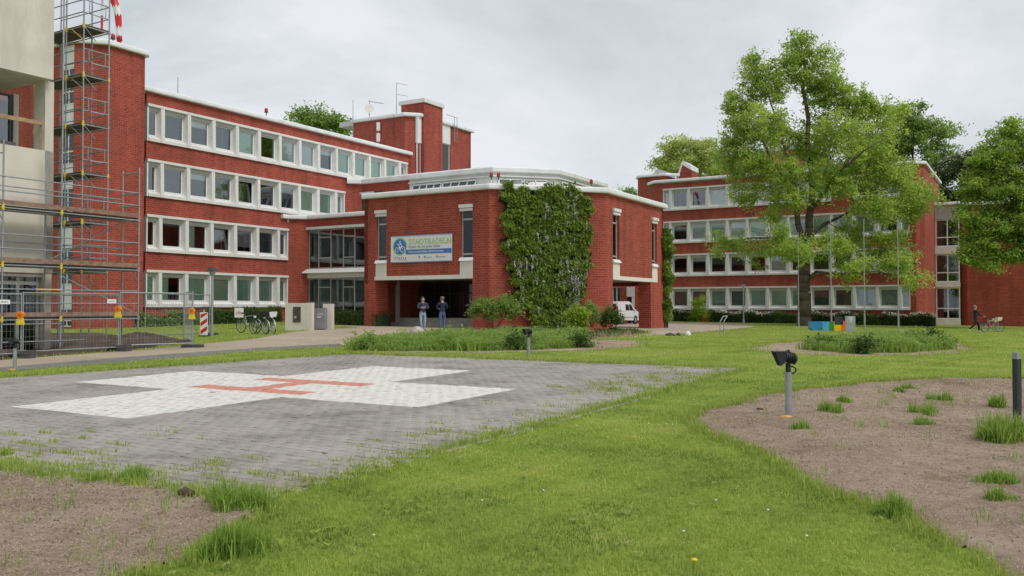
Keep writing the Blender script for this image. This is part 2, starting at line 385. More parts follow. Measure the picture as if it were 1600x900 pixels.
def wob(poly, step=.35, amp=.09, seed=1):
    r = random.Random(seed); out = []
    for (a, b), (c, d) in zip(poly, poly[1:] + poly[:1]):
        n = max(1, int(math.hypot(c - a, d - b) / step))
        for i in range(n):
            t = i / n; out.append((a + (c - a) * t + r.uniform(-amp, amp) * (i > 0), b + (d - b) * t + r.uniform(-amp, amp) * (i > 0)))
    return out
def gp(*pts): return [G(*p)[:2] for p in pts]
def inside(poly, X, Y):
    res = np.zeros(len(X), bool); n = len(poly)
    for i in range(n):
        x0, y0 = poly[i]; x1, y1 = poly[(i + 1) % n]
        c = (y0 > Y) != (y1 > Y)
        with np.errstate(divide='ignore', invalid='ignore'):
            res ^= c & (X < (x1 - x0) * (Y - y0) / (y1 - y0) + x0)
    return res
g = sheet('lawn_ground', [(-240, -200), (240, -200), (240, 260), (-240, 260)], 0, M['lawn'])
# paths -----------------------------------------------------------------
path_poly = gp((-160, 574), (0, 563), (230, 546), (330, 536), (400, 529), (447, 520), (500, 514.5), (560, 512)) + [(-16, 62), (-10, 66), (2, 75), (10, 84), (20, 84), (24, 78)] + \
    gp((1168, 508.5), (1190, 511), (1130, 517), (1060, 523), (990, 527), (920, 531.5), (840, 533), (700, 535), (545, 541), (400, 549), (200, 566), (0, 581), (-160, 592))
sheet('sand_path', wob(path_poly, 1.2, .05, 3), .004, M['sand'])
asp_poly = gp((-160, 585), (0, 574), (200, 558), (400, 544), (530, 537), (540, 541), (400, 549), (200, 566), (0, 581), (-160, 592))
dug_poly = wob(gp((-160, 574), (0, 563), (110, 554), (235, 544.5), (250, 538), (215, 527), (150, 520), (60, 520), (-160, 525)), .8, .1, 12)
sheet('dug_ground', dug_poly, .007, M['dugg'])
sheet('asphalt_path', asp_poly, .008, M['asphalt'])
# soil beds --------------------------------------------------------------
bedR = wob(gp((1074, 657), (1090, 645), (1150, 630), (1200, 617), (1243, 611), (1300, 606), (1343, 601), (1410, 595), (1480, 592.5), (1600, 593), (1720, 598), (1850, 620), (1950, 700), (1900, 900), (1750, 1000), (1560, 900), (1463, 843), (1422, 818), (1400, 800), (1343, 786), (1257, 757), (1195, 716), (1135, 690), (1092, 673)), .3, .06, 5)
bedL = wob(gp((-300, 705), (0, 735), (150, 752), (330, 776), (400, 787), (418, 797), (400, 812), (350, 835), (318, 852), (300, 868), (315, 882), (240, 890), (190, 902), (100, 960), (-200, 1000), (-500, 900)), .25, .05, 6)
BEDH = []
def bedz(k, X, Y):
    xs, ys, H = BEDH[k]; i = np.clip(np.round((X - xs[0]) / (xs[1] - xs[0])).astype(int), 0, len(xs) - 1); j = np.clip(np.round((Y - ys[0]) / (ys[1] - ys[0])).astype(int), 0, len(ys) - 1); return H[j, i]
def bed(name, poly, amp=.03, res=.09):
    P = np.array(poly); x0, y0 = P.min(0); x1, y1 = P.max(0)
    xs = np.arange(x0, x1 + res, res); ys = np.arange(y0, y1 + res, res); X, Y = np.meshgrid(xs, ys)
    ins = inside(poly, X.ravel(), Y.ravel()).reshape(X.shape)
    d = ins.astype(float)
    for _ in range(4):
        p = np.pad(d, 1); d = (p[1:-1, 1:-1] + p[:-2, 1:-1] + p[2:, 1:-1] + p[1:-1, :-2] + p[1:-1, 2:]) / 5 * ins
    h = rng.random(X.shape)
    for _ in range(2):
        p = np.pad(h, 1, mode='edge'); h = (p[1:-1, 1:-1] * 2 + p[:-2, 1:-1] + p[2:, 1:-1] + p[1:-1, :-2] + p[1:-1, 2:]) / 6
    h2 = np.sin(X * 2.1 + np.sin(Y * 1.3)) * np.cos(Y * 1.9 + np.sin(X * .9))
    Z = tz(X, Y) + .006 + d * (.012 + amp * (h - .35) * 2.2 + .012 * h2)
    e_ = np.pad(ins, 1); core_ = e_[1:-1, 1:-1] & e_[:-2, 1:-1] & e_[2:, 1:-1] & e_[1:-1, :-2] & e_[1:-1, 2:]; Z = np.where(core_, Z, tz(X, Y) - .03)
    idx = np.arange(X.size).reshape(X.shape); k = ins[:-1, :-1] & ins[1:, :-1] & ins[:-1, 1:] & ins[1:, 1:]
    Fc = np.stack([idx[:-1, :-1], idx[:-1, 1:], idx[1:, 1:], idx[1:, :-1]], -1)[k]
    BEDH.append((xs, ys, Z - tz(X, Y)))
    me = np_mesh(name, np.stack([X, Y, Z], -1).reshape(-1, 3), Fc, M['soil'], smooth=True)
    o = link(name, me); tag(o, kind='structure'); return o
bed('soil_bed', bedR); bed('soil_bed', bedL)
bedM = wob(gp((1168, 545), (1195, 538), (1260, 533), (1360, 527), (1480, 530), (1525, 545), (1500, 552), (1420, 556), (1330, 557), (1250, 554), (1190, 550)), .6, .15, 8)
sheet('soil_ring', bedM, .005, M['soil'])
bedP = wob(gp((545, 549), (560, 528), (650, 521), (735, 513), (945, 513.5), (1008, 518), (1000, 524), (925, 531), (1010, 533), (1000, 541), (915, 548), (760, 552), (600, 551)), .6, .12, 9)
sheet('soil_strip', bedP, .009, M['soil'])
# helipad ----------------------------------------------------------------
pad_pq = [(7.1, -7.35), (7.0, 7.75), (-5.35, 7.95), (-7.0, -1.5), (-7.25, -7.45)]
pad_poly = [pxy(*c) for c in pad_pq]
PAD = tag(thing('helipad_paving', None, None, gz(PCX, PCY)), kind='structure')
def paver_mat():
    m, t, b, L = base('concrete_paver'); P = nodes_pos(t)
    mp = N(t, 'ShaderNodeMapping', vector_type='POINT'); mp.inputs['Location'].default_value = tuple(-Vector((PCX * CA - PCY * SA, PCX * SA + PCY * CA, 0))); mp.inputs['Rotation'].default_value = (0, 0, PA)
    L(P, mp.inputs[0]); sx = N(t, 'ShaderNodeSeparateXYZ'); L(mp.outputs[0], sx.inputs[0])
    def mth(op, a, b_=None):
        n = N(t, 'ShaderNodeMath', operation=op)
        for i, v in enumerate((a, b_)):
            if v is None: continue
            if isinstance(v, (int, float)): n.inputs[i].default_value = v
            else: L(v, n.inputs[i])
        return n.outputs[0]
    ap, aq = mth('ABSOLUTE', sx.outputs[0]), mth('ABSOLUTE', sx.outputs[1])
    lt = lambda a, v: mth('LESS_THAN', a, v)
    cross = mth('MAXIMUM', mth('MULTIPLY', lt(ap, 1.5), lt(aq, 4.5)), mth('MULTIPLY', lt(ap, 4.5), lt(aq, 1.5)))
    hh = mth('MAXIMUM', mth('MULTIPLY', lt(mth('ABSOLUTE', mth('SUBTRACT', aq, .83)), .26), lt(ap, 1.5)), mth('MULTIPLY', lt(ap, .26), lt(aq, .7)))
    n = N(t, 'ShaderNodeTexNoise'); n.inputs['Scale'].default_value = .55; n.inputs['Detail'].default_value = 8; n.inputs['Roughness'].default_value = .7; L(P, n.inputs['Vector'])
    n2 = N(t, 'ShaderNodeTexNoise'); n2.inputs['Scale'].default_value = 30; n2.inputs['Detail'].default_value = 5; L(P, n2.inputs['Vector'])
    at = N(t, 'ShaderNodeAttribute', attribute_name='tint'); oi = N(t, 'ShaderNodeObjectInfo'); so_ = N(t, 'ShaderNodeSeparateColor'); L(oi.outputs['Color'], so_.inputs[0])
    tint = mth('ADD', at.outputs['Fac'], so_.outputs[0])
    v = mth('ADD', mth('ADD', mth('MULTIPLY', n.outputs['Fac'], .86), -.10), mth('ADD', mth('MULTIPLY', tint, .075), mth('MULTIPLY', n2.outputs['Fac'], .26)))
    r = N(t, 'ShaderNodeValToRGB'); e = r.color_ramp.elements
    e[0].position, e[0].color = .33, (.20, .182, .158, 1); e[1].position, e[1].color = .70, (.42, .39, .35, 1); q = e.new(.5); q.color = (.335, .31, .278, 1)
    L(v, r.inputs[0])
    wr = N(t, 'ShaderNodeValToRGB'); wr.color_ramp.elements[0].position = .33; wr.color_ramp.elements[0].color = (.46, .43, .39, 1); wr.color_ramp.elements[1].position = .5; wr.color_ramp.elements[1].color = (.70, .675, .62, 1)
    n4 = N(t, 'ShaderNodeTexNoise'); n4.inputs['Scale'].default_value = 5; n4.inputs['Detail'].default_value = 9; n4.inputs['Roughness'].default_value = .75; L(P, n4.inputs['Vector']); L(n4.outputs['Fac'], wr.inputs[0])
    rr = N(t, 'ShaderNodeMixRGB', blend_type='MULTIPLY'); rr.inputs[0].default_value = 1; L(wr.outputs[0], rr.inputs[1]); rr.inputs[2].default_value = (.88, .40, .34, 1)
    x1 = N(t, 'ShaderNodeMixRGB'); L(hh, x1.inputs[0]); L(wr.outputs[0], x1.inputs[1]); L(rr.outputs[0], x1.inputs[2])
    x2 = N(t, 'ShaderNodeMixRGB'); L(cross, x2.inputs[0]); L(r.outputs[0], x2.inputs[1]); L(x1.outputs[0], x2.inputs[2])
    L(x2.outputs[0], b.inputs['Base Color']); b.inputs['Roughness'].default_value = .85; b.inputs['Specular IOR Level'].default_value = .2
    bp = N(t, 'ShaderNodeBump'); bp.inputs['Strength'].default_value = .35; bp.inputs['Distance'].default_value = .01; L(n2.outputs['Fac'], bp.inputs['Height']); L(bp.outputs[0], b.inputs['Normal'])
    return m
M['paver'] = paver_mat()
o = sheet('paving_bedding', pad_poly, .004, M['joint'], parent=PAD); o.location = -org(PAD)
PL, PW = .24, .16
rows = []
for j in range(int(16 / PW)):
    q = -7.6 + (j + .5) * PW
    off = (j % 2) * PL / 2
    ps = np.arange(-7.6 + off, 7.4, PL) + PL / 2
    rows.append(np.stack([ps, np.full(len(ps), q)], 1))
pv = np.concatenate(rows); pv = pv[inside(pad_pq, pv[:, 0], pv[:, 1])]
PX = PCX + pv[:, 0] * CA + pv[:, 1] * SA; PY = PCY - pv[:, 0] * SA + pv[:, 1] * CA; PZ = tz(PX, PY)
up = (PZ - CZ) / PY; view = (np.abs(PX / PY) < .578) & (PY > 4) & (450 - F * (up - math.tan(TH)) < 900)
dist = np.hypot(PX, PY); order = np.argsort(np.where(view, dist, 1e9)); near = order[:300]; rest = order[300:]
ht = rng.normal(.012, .0025, len(pv)); tint = rng.random(len(pv)); tl = rng.normal(0, .010, (len(pv), 2)); gap = .011
ax = np.array([CA, -SA]); ay = np.array([SA, CA])
sl_p = float(tz(*pxy(1, 0)) - tz(*pxy(0, 0))); sl_q = .0162
def paver_verts(i):
    a, b = (PL - gap) / 2, (PW - gap) / 2; out = []
    for (k, dz) in ((1., -.02), (1., -.004), (.94, 0)):
        for sx_, sy_ in ((-1, -1), (1, -1), (1, 1), (-1, 1)):
            u, w = sx_ * (a - (1 - k) * .12), sy_ * (b - (1 - k) * .12)
            out.append((u, w, dz + u * tl[i, 0] + w * tl[i, 1]))
    return out
pf = [(0, 1, 5, 4), (1, 2, 6, 5), (2, 3, 7, 6), (3, 0, 4, 7), (4, 5, 9, 8), (5, 6, 10, 9), (6, 7, 11, 10), (7, 4, 8, 11), (8, 9, 10, 11)]
V = []; Fc = []; T = []
for n_, i in enumerate(rest):
    for (u, w, z) in paver_verts(i):
        x, y = PX[i] + u * ax[0] + w * ay[0], PY[i] + u * ax[1] + w * ay[1]; V.append((x, y, float(PZ[i]) + ht[i] + z + w * sl_q))
    Fc += [tuple(12 * n_ + k for k in f) for f in pf]; T += [tint[i]] * 12
V = np.array(V) - np.array(org(PAD))
o = link('pavers', np_mesh('pavers', V, Fc, M['paver'], T), PAD); tag(o, kind='stuff'); o.color = (0, 0, 0, 1)
tl[:] = 0
pme = np_mesh('paver', paver_verts(0), pf, M['paver'], [0] * 12)
for i in near:
    o = link('paver', pme, PAD, Vector((PX[i], PY[i], float(PZ[i]) + ht[i])) - org(PAD)); o.rotation_euler = (random.gauss(.0162, .012), random.gauss(0, .012), -PA); o.color = (tint[i], 0, 0, 1)
kb = MB(); kb.box(-.49, .49, -.04, .04, -.1, .006)
kme = kb.mesh('kerb_stone', M['concrete2'])
for i in range(15):
    x, y = pxy(7.14, -7.0 + i)
    o = link('kerb_stone', kme, PAD, gz(x, y, random.uniform(-.012, .004)) - org(PAD)); o.rotation_euler = (0, -.0162, PI / 2 - PA)
for i in range(9):
    x, y = pxy(6.5 - i, -7.43)
    o = link('kerb_stone', kme, PAD, gz(x, y, random.uniform(-.014, .0)) - org(PAD)); o.rotation_euler = (0, 0, -PA)
# small blades ------------------------------------------------------------
def blades(name, X, Y, H, Wd, mat, tint, lean=.55, parent=None, off=0, lie=False):
    n = len(X); a = rng.random(n) * 2 * PI; b = rng.random(n) * 2 * PI; l = rng.random(n) ** 1.5 * lean
    Z = tz(X, Y) - .004 + off
    if lie: l = .9 + .1 * rng.random(n)
    dx, dy = np.cos(a) * Wd / 2, np.sin(a) * Wd / 2
    tx, ty, tz_ = X + np.cos(b) * l * H, Y + np.sin(b) * l * H, Z + H * (np.sqrt(1 - .8 * l ** 2) if not lie else .05 + .22 * rng.random(n))
    mx_, my_, mz_ = X + np.cos(b) * l * H * .3, Y + np.sin(b) * l * H * .3, Z + H * (.55 if not lie else .12)
    V = np.stack([np.stack([X - dx, Y - dy, Z], 1), np.stack([X + dx, Y + dy, Z], 1), np.stack([mx_ + dx * .8, my_ + dy * .8, mz_], 1), np.stack([mx_ - dx * .8, my_ - dy * .8, mz_], 1), np.stack([tx, ty, tz_], 1)], 1).reshape(-1, 3)
    i = np.arange(n)[:, None] * 5
    Fq = np.concatenate([i + np.array([[0, 1, 2]]), i + np.array([[0, 2, 3]]), i + np.array([[3, 2, 4]])])
    if parent is not None: V = V - np.array(org(parent))
    return link(name, np_mesh(name, V, Fq, mat, np.repeat(np.clip(tint, 0, 1), 5)), parent)
def patch(X, Y, s=1.):
    X, Y = X * s, Y * s
    return (np.sin(X * 1.1 + 1.3 * np.sin(Y * .7)) * np.cos(Y * 1.3 + np.sin(X * .6)) + .6 * np.sin(2.7 * X + 1.9 * Y + np.sin(3.1 * Y)) + .4 * np.sin(5.3 * X - 4.1 * Y)) / 2
def polar(n, r0, r1, k, th=34):
    u = rng.random(n); e = 2 - k
    r = (r0 ** e + u * (r1 ** e - r0 ** e)) ** (1 / e); a = R(th) * (rng.random(n) * 2 - 1)
    return r * np.sin(a), r * np.cos(a), r
pad_m = [pxy(p * .985, q * .985) for p, q in pad_pq]
X, Y, r = polar(430000, 4.6, 75, 1.75)
ok = ~(inside(pad_m, X, Y) | inside(path_poly, X, Y) | inside(dug_poly, X, Y) | inside(bedP, X, Y) | inside(bedM, X, Y) | inside(bedR, X, Y) | inside(bedL, X, Y))
bare = patch(X, Y, .31) + .35 * rng.random(len(X)) > 1.02
ok &= ~(bare & (rng.random(len(X)) < .8))
X, Y, r = X[ok], Y[ok], r[ok]
t_ = .46 + .34 * patch(X, Y, .8) + .24 * patch(X + 9, Y, 2.6) + .26 * (rng.random(len(X)) - .5) + np.clip((r - 14) / 60, 0, .22)
H = (.022 + .024 * rng.random(len(X))) * (1 + .5 * np.clip(patch(X + 3, Y + 5, 1.1), 0, 1)) * (1 + np.clip(r - 12, 0, 40) * .004)
o = blades('lawn_grass', X, Y, H, .0032 + .00075 * r, M['grass'], t_, .9); tag(o, 'short mown lawn grass of mixed greens', 'grass', kind='stuff')
# longer rough fringe along bed and paving edges
def fringe(poly, n, h, w, spread, name, tn=.35):
    P = np.array(poly); D = np.linalg.norm(np.roll(P, -1, 0) - P, axis=1); c = rng.choice(len(P), n, p=D / D.sum()); u = rng.random(n)[:, None]
    Q = P[c] * (1 - u) + np.roll(P, -1, 0)[c] * u + rng.normal(0, spread, (n, 2)); r = np.hypot(Q[:, 0], Q[:, 1])
    k = (Q[:, 1] > 3.5) & (np.abs(Q[:, 0] / Q[:, 1]) < .63) & (rng.random(n) < .35 + .75 * np.clip(patch(Q[:, 0], Q[:, 1], 1.6) + .5, 0, 1)); Q = Q[k]
    return Q
Q = np.concatenate([fringe(bedR, 26000, 0, 0, .07, ''), fringe(bedL, 9000, 0, 0, .06, ''), fringe(pad_poly, 12000, 0, 0, .05, ''), fringe(pad_poly, 15000, 0, 0, .16, ''), fringe(bedM, 5000, 0, 0, .2, ''), fringe(bedP, 4000, 0, 0, .25, ''), fringe(path_poly, 7000, 0, 0, .07, '')])
rr = np.hypot(Q[:, 0], Q[:, 1])
o = blades('edge_grass', Q[:, 0], Q[:, 1], .04 + .09 * rng.random(len(Q)) ** 2, .004 + .0007 * rr, M['grass'], .25 + .5 * rng.random(len(Q)), .8); tag(o, 'rough uncut grass along the bed and paving edges', 'grass', kind='stuff')
# weeds in paving joints
c = np.array([pxy(*p) for p in zip(np.concatenate([rng.normal(6.6, .5, 110), rng.uniform(-2, 7, 120), rng.uniform(4.9, 7, 70)]), np.concatenate([rng.uniform(-7, 7.4, 110), -7.25 + rng.gamma(1.2, .42, 120), rng.uniform(2, 7.4, 70)]))])
c = c[inside(pad_poly, c[:, 0], c[:, 1])]; k = rng.integers(8, 46, len(c)); ci = np.repeat(np.arange(len(c)), k)
el = rng.normal(0, 1, (len(ci), 2)) * np.array([.12, .03]); Xw = c[ci, 0] + el[:, 0] * CA + el[:, 1] * SA; Yw = c[ci, 1] - el[:, 0] * SA + el[:, 1] * CA
o = blades('joint_weeds', Xw, Yw, (.03 + .05 * rng.random(len(ci))), np.full(len(ci), .010), M['grass'], .2 + .6 * rng.random(len(ci)), .9, off=.01); tag(o, 'small grass weeds growing in the paving joints', 'weeds', kind='stuff')
# straw, sprouts on the bare beds
for bi_, (poly, n) in enumerate(((bedR, 60000), (bedL, 34000))):
    P = np.array(poly); a, b = P.min(0), P.max(0); X = rng.uniform(a[0], b[0], n * 3); Y = rng.uniform(a[1], b[1], n * 3)
    k = inside(poly, X, Y) & (Y > 4.5) & (np.abs(X / Y) < .62); X, Y = X[k][:n], Y[k][:n]; m_ = len(X)
    o = blades('straw_litter', X, Y, .018 + .05 * rng.random(m_) ** 1.5, .0025 + .0005 * Y, M['dry'], rng.random(m_), 1.12, off=bedz(bi_, X, Y) + .006, lie=True); tag(o, 'dry straw litter on the bare soil bed', 'litter', kind='stuff')
    n = 90; c = rng.uniform(a, b, (n * 4, 2)); c = c[inside(poly, c[:, 0], c[:, 1])][:n]; k = rng.integers(3, 22, len(c)); ci = np.repeat(np.arange(len(c)), k)
    Xs, Ys = (c[ci] + rng.normal(0, .06, (len(ci), 2))).T
    o = blades('bed_sprouts', Xs, Ys, .04 + .12 * rng.random(len(Xs)), np.full(len(Xs), .006), M['weed'], rng.random(len(Xs)), .7, off=bedz(bi_, Xs, Ys)); tag(o, 'thin green sprouts scattered over the soil bed', 'weeds', kind='stuff')
M['crumb'] = pm('bark_crumb', (.17, .125, .09), .95, .5, 30)
for bi_, (poly, n) in enumerate(((bedR, 2200), (bedL, 1200))):
    P = np.array(poly); a, b_ = P.min(0), P.max(0); X = rng.uniform(a[0], b_[0], n * 4); Y = rng.uniform(a[1], b_[1], n * 4); k = inside(poly, X, Y) & (Y > 4.5) & (np.abs(X / Y) < .62); X, Y = X[k][:n], Y[k][:n]; m_ = len(X)
    s_ = .005 + .013 * rng.random(m_) ** 2.5; O = np.array([(1, 0, -.3), (-.5, .87, -.3), (-.5, -.87, -.3), (0, 0, .8)]); ro = rng.random(m_) * 6.28; Vx = []
    J = O[None] * (1 + rng.normal(0, .25, (m_, 4, 3))); cx_, sx_ = np.cos(ro)[:, None], np.sin(ro)[:, None]
    V = np.stack([X[:, None] + s_[:, None] * (J[..., 0] * cx_ - J[..., 1] * sx_), Y[:, None] + s_[:, None] * (J[..., 0] * sx_ + J[..., 1] * cx_), (tz(X, Y) + bedz(bi_, X, Y) + .003)[:, None] + s_[:, None] * J[..., 2]], -1).reshape(-1, 3)
    Fq = (np.arange(m_)[:, None, None] * 4 + np.array([(0, 1, 3), (1, 2, 3), (2, 0, 3)])[None]).reshape(-1, 3)
    o = link('soil_crumbs', np_mesh('soil_crumbs', V, Fq, M['crumb'])); tag(o, 'small crumbs of soil and bark on the bare bed', 'crumbs', kind='stuff')
# broad leaved weeds in the lawn
c = np.stack(polar(330, 5, 16, 1.2)[:2], 1); c = c[~(inside(pad_poly, c[:, 0], c[:, 1]) | inside(bedR, c[:, 0], c[:, 1]) | inside(bedL, c[:, 0], c[:, 1]))]; k = 9; ci = np.repeat(np.arange(len(c)), k); a_ = rng.random(len(ci)) * 6.28
o = blades('lawn_rosettes', c[ci, 0] + .02 * np.cos(a_), c[ci, 1] + .02 * np.sin(a_), .04 + .035 * rng.random(len(ci)), np.full(len(ci), .016), M['grass'], .3 + .4 * rng.random(len(ci)), 1.0, off=.035, lie=True); tag(o, 'broad leaved weeds and clover in the lawn', 'weeds', kind='stuff')
def tuft(x, y, rad, h, n, label, mat='weed', flat=1., group='grass clumps on bare ground'):
    g0 = gz(x, y); k_ = 6 if rad > .16 else 2; sc = rng.normal(0, .34, (k_, 2)) * rad; sh_ = .35 + .65 * rng.random(k_); ii = rng.integers(0, k_, n); dd = rng.normal(0, .22, (n, 2)) * rad; ex = sc[ii] + dd
    o = blades('grass_tuft', x + ex[:, 0], y + ex[:, 1] * flat, h * (.25 + .75 * rng.random(n) ** 1.4) * sh_[ii], np.full(n, .006 + .0008 * y), M[mat], .15 + .85 * rng.random(n), .95)
    return tag(o, label, 'grass tuft', group)
def tuft_px(px, py, w, h, n, label, **k):
    x, y, z = G(px, py); s = y / F; return tuft(x, y, w / 2 * s * 1.12, h * s * 1.45, int(n * 2.2), label, **k)
for a in [(368, 792, 95, 46, 900, 'tall green grass clump at the near corner of the paving'), (365, 868, 85, 46, 900, 'bushy grass clump bulging over the bare soil near the bottom edge'),
          (150, 752, 50, 20, 160, 'low grass clump where pavers meet the bare soil bed'), (218, 752, 55, 24, 220, 'grass clump with upright blades on the paving edge beside the tall clump'),
          (12, 712, 36, 20, 130, 'grass clump on the paving at the frame edge'),
          (1555, 690, 90, 55, 900, 'wide grass clump around the foot of the dark bollard'), (1553, 756, 55, 22, 420, 'bright bushy grass clump on the soil below the bollard'), (1570, 785, 50, 24, 320, 'grass clump with darker blades under the bright bushy one'),
          (1440, 668, 36, 18, 200, 'small grass clump in mid bed with a twin behind'), (1443, 648, 36, 20, 200, 'small upright grass clump behind its twin in the bed'), (1468, 628, 36, 18, 220, 'grass clump in a row with others further up the bed'),
          (1420, 609, 26, 12, 160, 'small round grass clump near the far bed edge'), (1404, 614, 24, 10, 120, 'tiny bright grass clump beside the small round one'),
          (1322, 631, 30, 13, 180, 'round dark green grass clump beyond the floodlight post'), (1295, 645, 36, 20, 240, 'loose grass clump between floodlight and round dark clump'),
          (1248, 672, 40, 18, 160, 'grass clump right behind the sandy heap of the floodlight'), (1400, 806, 60, 40, 500, 'ragged grass clump spilling from lawn onto the soil bed'), (1550, 640, 26, 30, 140, 'thin tall grass clump behind the bollard')]:
    tuft_px(*a)
# clods, daisies, pebble
for i, (px, py, s, lab) in enumerate([(1297, 713, 9, 'dark brown clod lying in the middle of the soil bed'), (1155, 634, 8, 'dark clod at the bed tip near the lawn'), (1188, 643, 12, 'flat dark clod left of the floodlight post'), (1567, 719, 14, 'long dark clod on the soil close to the frame edge'), (1455, 817, 10, 'small clod by the ragged bed edge'), (290, 776, 30, 'broken brown lump at the paving edge beside tall grass'), (265, 807, 9, 'small grey stone lying on the bare soil')]):
    x, y, z = G(px, py); s_ = s / 2 * y / F; b = MB(); b.ball((0, 0, s_ * .25), s_, s_ * .6, s_ * .5, 9, 6)
    o = b.build('soil_clod' if i < 6 else 'stone', M['dirt'] if i < 6 else M['concrete2'], smooth=True); o.location = (x, y, z + .01)
    for v in o.data.vertices: v.co *= 1 + random.uniform(-.22, .22)
    tag(o, lab, 'clod' if i < 6 else 'stone')
b = MB()
for _ in range(60):
    x, y = random.uniform(-1, 6), random.uniform(6, 17)
    if inside(bedR, np.array([x]), np.array([y]))[0] or inside(pad_poly, np.array([x]), np.array([y]))[0]: continue
    p = gz(x, y, .055); b.ball(p, .011, .011, .006, 6, 4)
o = b.build('daisies', M['bloomw']); tag(o, 'tiny white daisies scattered in the lawn', 'flowers', kind='stuff')
x, y, z = G(1084, 893); dl = thing('dandelion', 'single yellow dandelion in the lawn at the bottom of the view', 'flower', (x, y, z))
b = MB(); b.tube((0, 0, 0), (.004, 0, .07), .002); b.build('stalk', M['weed'], dl, False); b = MB(); b.ball((.004, 0, .075), .022, .022, .01, 10, 5); b.build('flower_head', M['yellow'], dl, False)
# ================================================================== BUILDINGS
GA = R(30.5); U = Vector((math.sin(GA), math.cos(GA))); VV = Vector((math.cos(GA), -math.sin(GA)))
F0 = Vector((-23.03, 55.62)); ST = 3.5
def BF(s, v): return F0 + U * s + VV * v
def hit(px, py, o, d):                              # parameter along plan line o + k d on a sight line
    a, b, c = ray(px, py); r = a / b
    return (r * o.y - o.x) / (d.x - r * d.y)
RZU = math.atan2(U.y, U.x); RZV = math.atan2(VV.y, VV.x)
COPE = [(0, 0), (.2, 0), (.235, .03), (.25, .10), (.235, .25), (.18, .32), (0, .34), (-.35, .34), (-.35, .22), (0, .22)]
# ---- window units -------------------------------------------------------
WW, WH = 2.05, 2.36
def win_meshes(w, lp=True, rp=True, key='full'):
    b = MB(); e = .1
    l0, r0 = (.0, w) if True else 0
    b.box(0, w, -.15, .10, 2.20, WH)                                   # lintel lip
    b.box(.12, w - .12, .04, .32, 1.99, 2.20, 1)                       # shutter box
    def pil(x0, sgn, full):
        if full:
            f, k = .13, .25; b.solid([(x0, -.17, 0), (x0 + sgn * f, -.17, 0), (x0 + sgn * k, .26, .0), (x0, .26, 0)][::sgn], [(x0, -.13, 2.2), (x0 + sgn * f, -.13, 2.2), (x0 + sgn * k, .26, 2.2), (x0, .26, 2.2)][::sgn])
        else:
            xa, xb = sorted((x0, x0 + sgn * .11)); b.box(xa, xb, -.07, .26, 0, 2.2)
    pil(0, 1, lp); pil(w, -1, rp)
    a0, a1 = (.14 if lp else .115), w - (.14 if rp else .115)
    b.solid([(a0, -.13, 0), (a1, -.13, 0), (a1, .28, 0), (a0, .28, 0)], [(a0, -.13, .20), (a1, -.13, .20), (a1, .28, .40), (a0, .28, .40)])
    sur = b.mesh('window', [M['white'], M['shutter']])
    x0, x1 = (.25 if lp else .12), w - (.25 if rp else .12); z0, z1 = .37, 1.99
    b = MB(); t = .085
    for (xa, xb, za, zb) in ((x0, x0 + t, z0, z1), (x1 - t, x1, z0, z1), (x0 + t, x1 - t, z0, z0 + t), (x0 + t, x1 - t, z1 - t, z1)): b.box(xa, xb, .19, .27, za, zb)
    fr = b.mesh('frame', M['pvc'])
    pb = MB(); pb.face([(x0 + t, .23, z0 + t), (x1 - t, .23, z0 + t), (x1 - t, .23, z1 - t), (x0 + t, .23, z1 - t)]); pa = pb.mesh('pane', M['glass'])
    bl = {}
    xa, xb, za, zb = x0 + .05, x1 - .05, z0 + .05, z1
    def slats(n, frac=1.):
        b = MB()
        for i in range(n):
            x = xa + (xb - xa) * frac * (i + .5) / n; h = (xb - xa) * frac / n * .5
            b.obox((x, .31, (za + zb) / 2), (h * .99, h * .12, 0), (-.002, .004, 0), (0, 0, (zb - za) / 2))
        return b
    n = max(4, int((x1 - x0) / .13))
    bl['green'] = slats(n).mesh('blind', M['blind_green']); bl['dark'] = slats(n).mesh('blind', M['blind_dark'])
    bl['half'] = slats(max(3, n // 2), .45).mesh('blind', M['blind_green'])
    bl['grey'] = MB().box(xa, xb, .30, .315, za + (zb - za) * .22, zb).mesh('blind', M['blind_grey'])
    bl['pale'] = MB().box(xa, xb, .30, .315, za, zb).mesh('blind', M['blind_white'])
    bl['top'] = MB().box(xa, xb, .30, .315, za + (zb - za) * .72, zb).mesh('blind', M['blind_white'])
    bl['curtain'] = MB().box(xa + .4 * (xb - xa), xa + .62 * (xb - xa), .42, .47, za, zb - .1).mesh('blind', M['curtain'])
    tm = MB(); tm.obox(((x0 + x1) / 2, .33, (z0 + z1) / 2), ((x1 - x0) / 2 - t, .0, 0), (0, .02, 0), (0, .11, (z1 - z0) / 2 - t))
    return sur, fr, pa, bl
WM = {'full': win_meshes(WW), 'lhalf': win_meshes(1.1, False, True), 'rhalf': win_meshes(1.1, True, False)}
wr = random.Random(11)
def place_window(parent, kind, xy, z, rz, sx, blind, tilt=False):
    sur, fr, pa, bl = WM[kind]
    w = link('window', sur, parent, Vector((xy[0], xy[1], z)) - org(parent), rz); w.scale = (sx, 1, 1)
    f = link('frame', fr, w); p = link('pane', pa, w)
    p.rotation_euler = (wr.gauss(0, .006), 0, wr.gauss(0, .012))
    if tilt: p.rotation_euler = (-.09, 0, 0); p.location = (0, .02, .05)
    if blind: link('blind', bl[blind], w)
    return w
def row(parent, o, d, rz, s0, n, half, bay, z, blinds, skip=()):
    s = s0; k = 0
    def nb():
        return blinds(k)
    place_window(parent, 'lhalf', o + d * s, z, rz, half / 1.1, nb()); s += half
    for i in range(n):
        k = i + 1
        if i not in skip: place_window(parent, 'full', o + d * s, z, rz, bay / WW, nb(), wr.random() < .12)
        s += bay
    k = n + 1; place_window(parent, 'rhalf', o + d * s, z, rz, half / 1.1, nb())
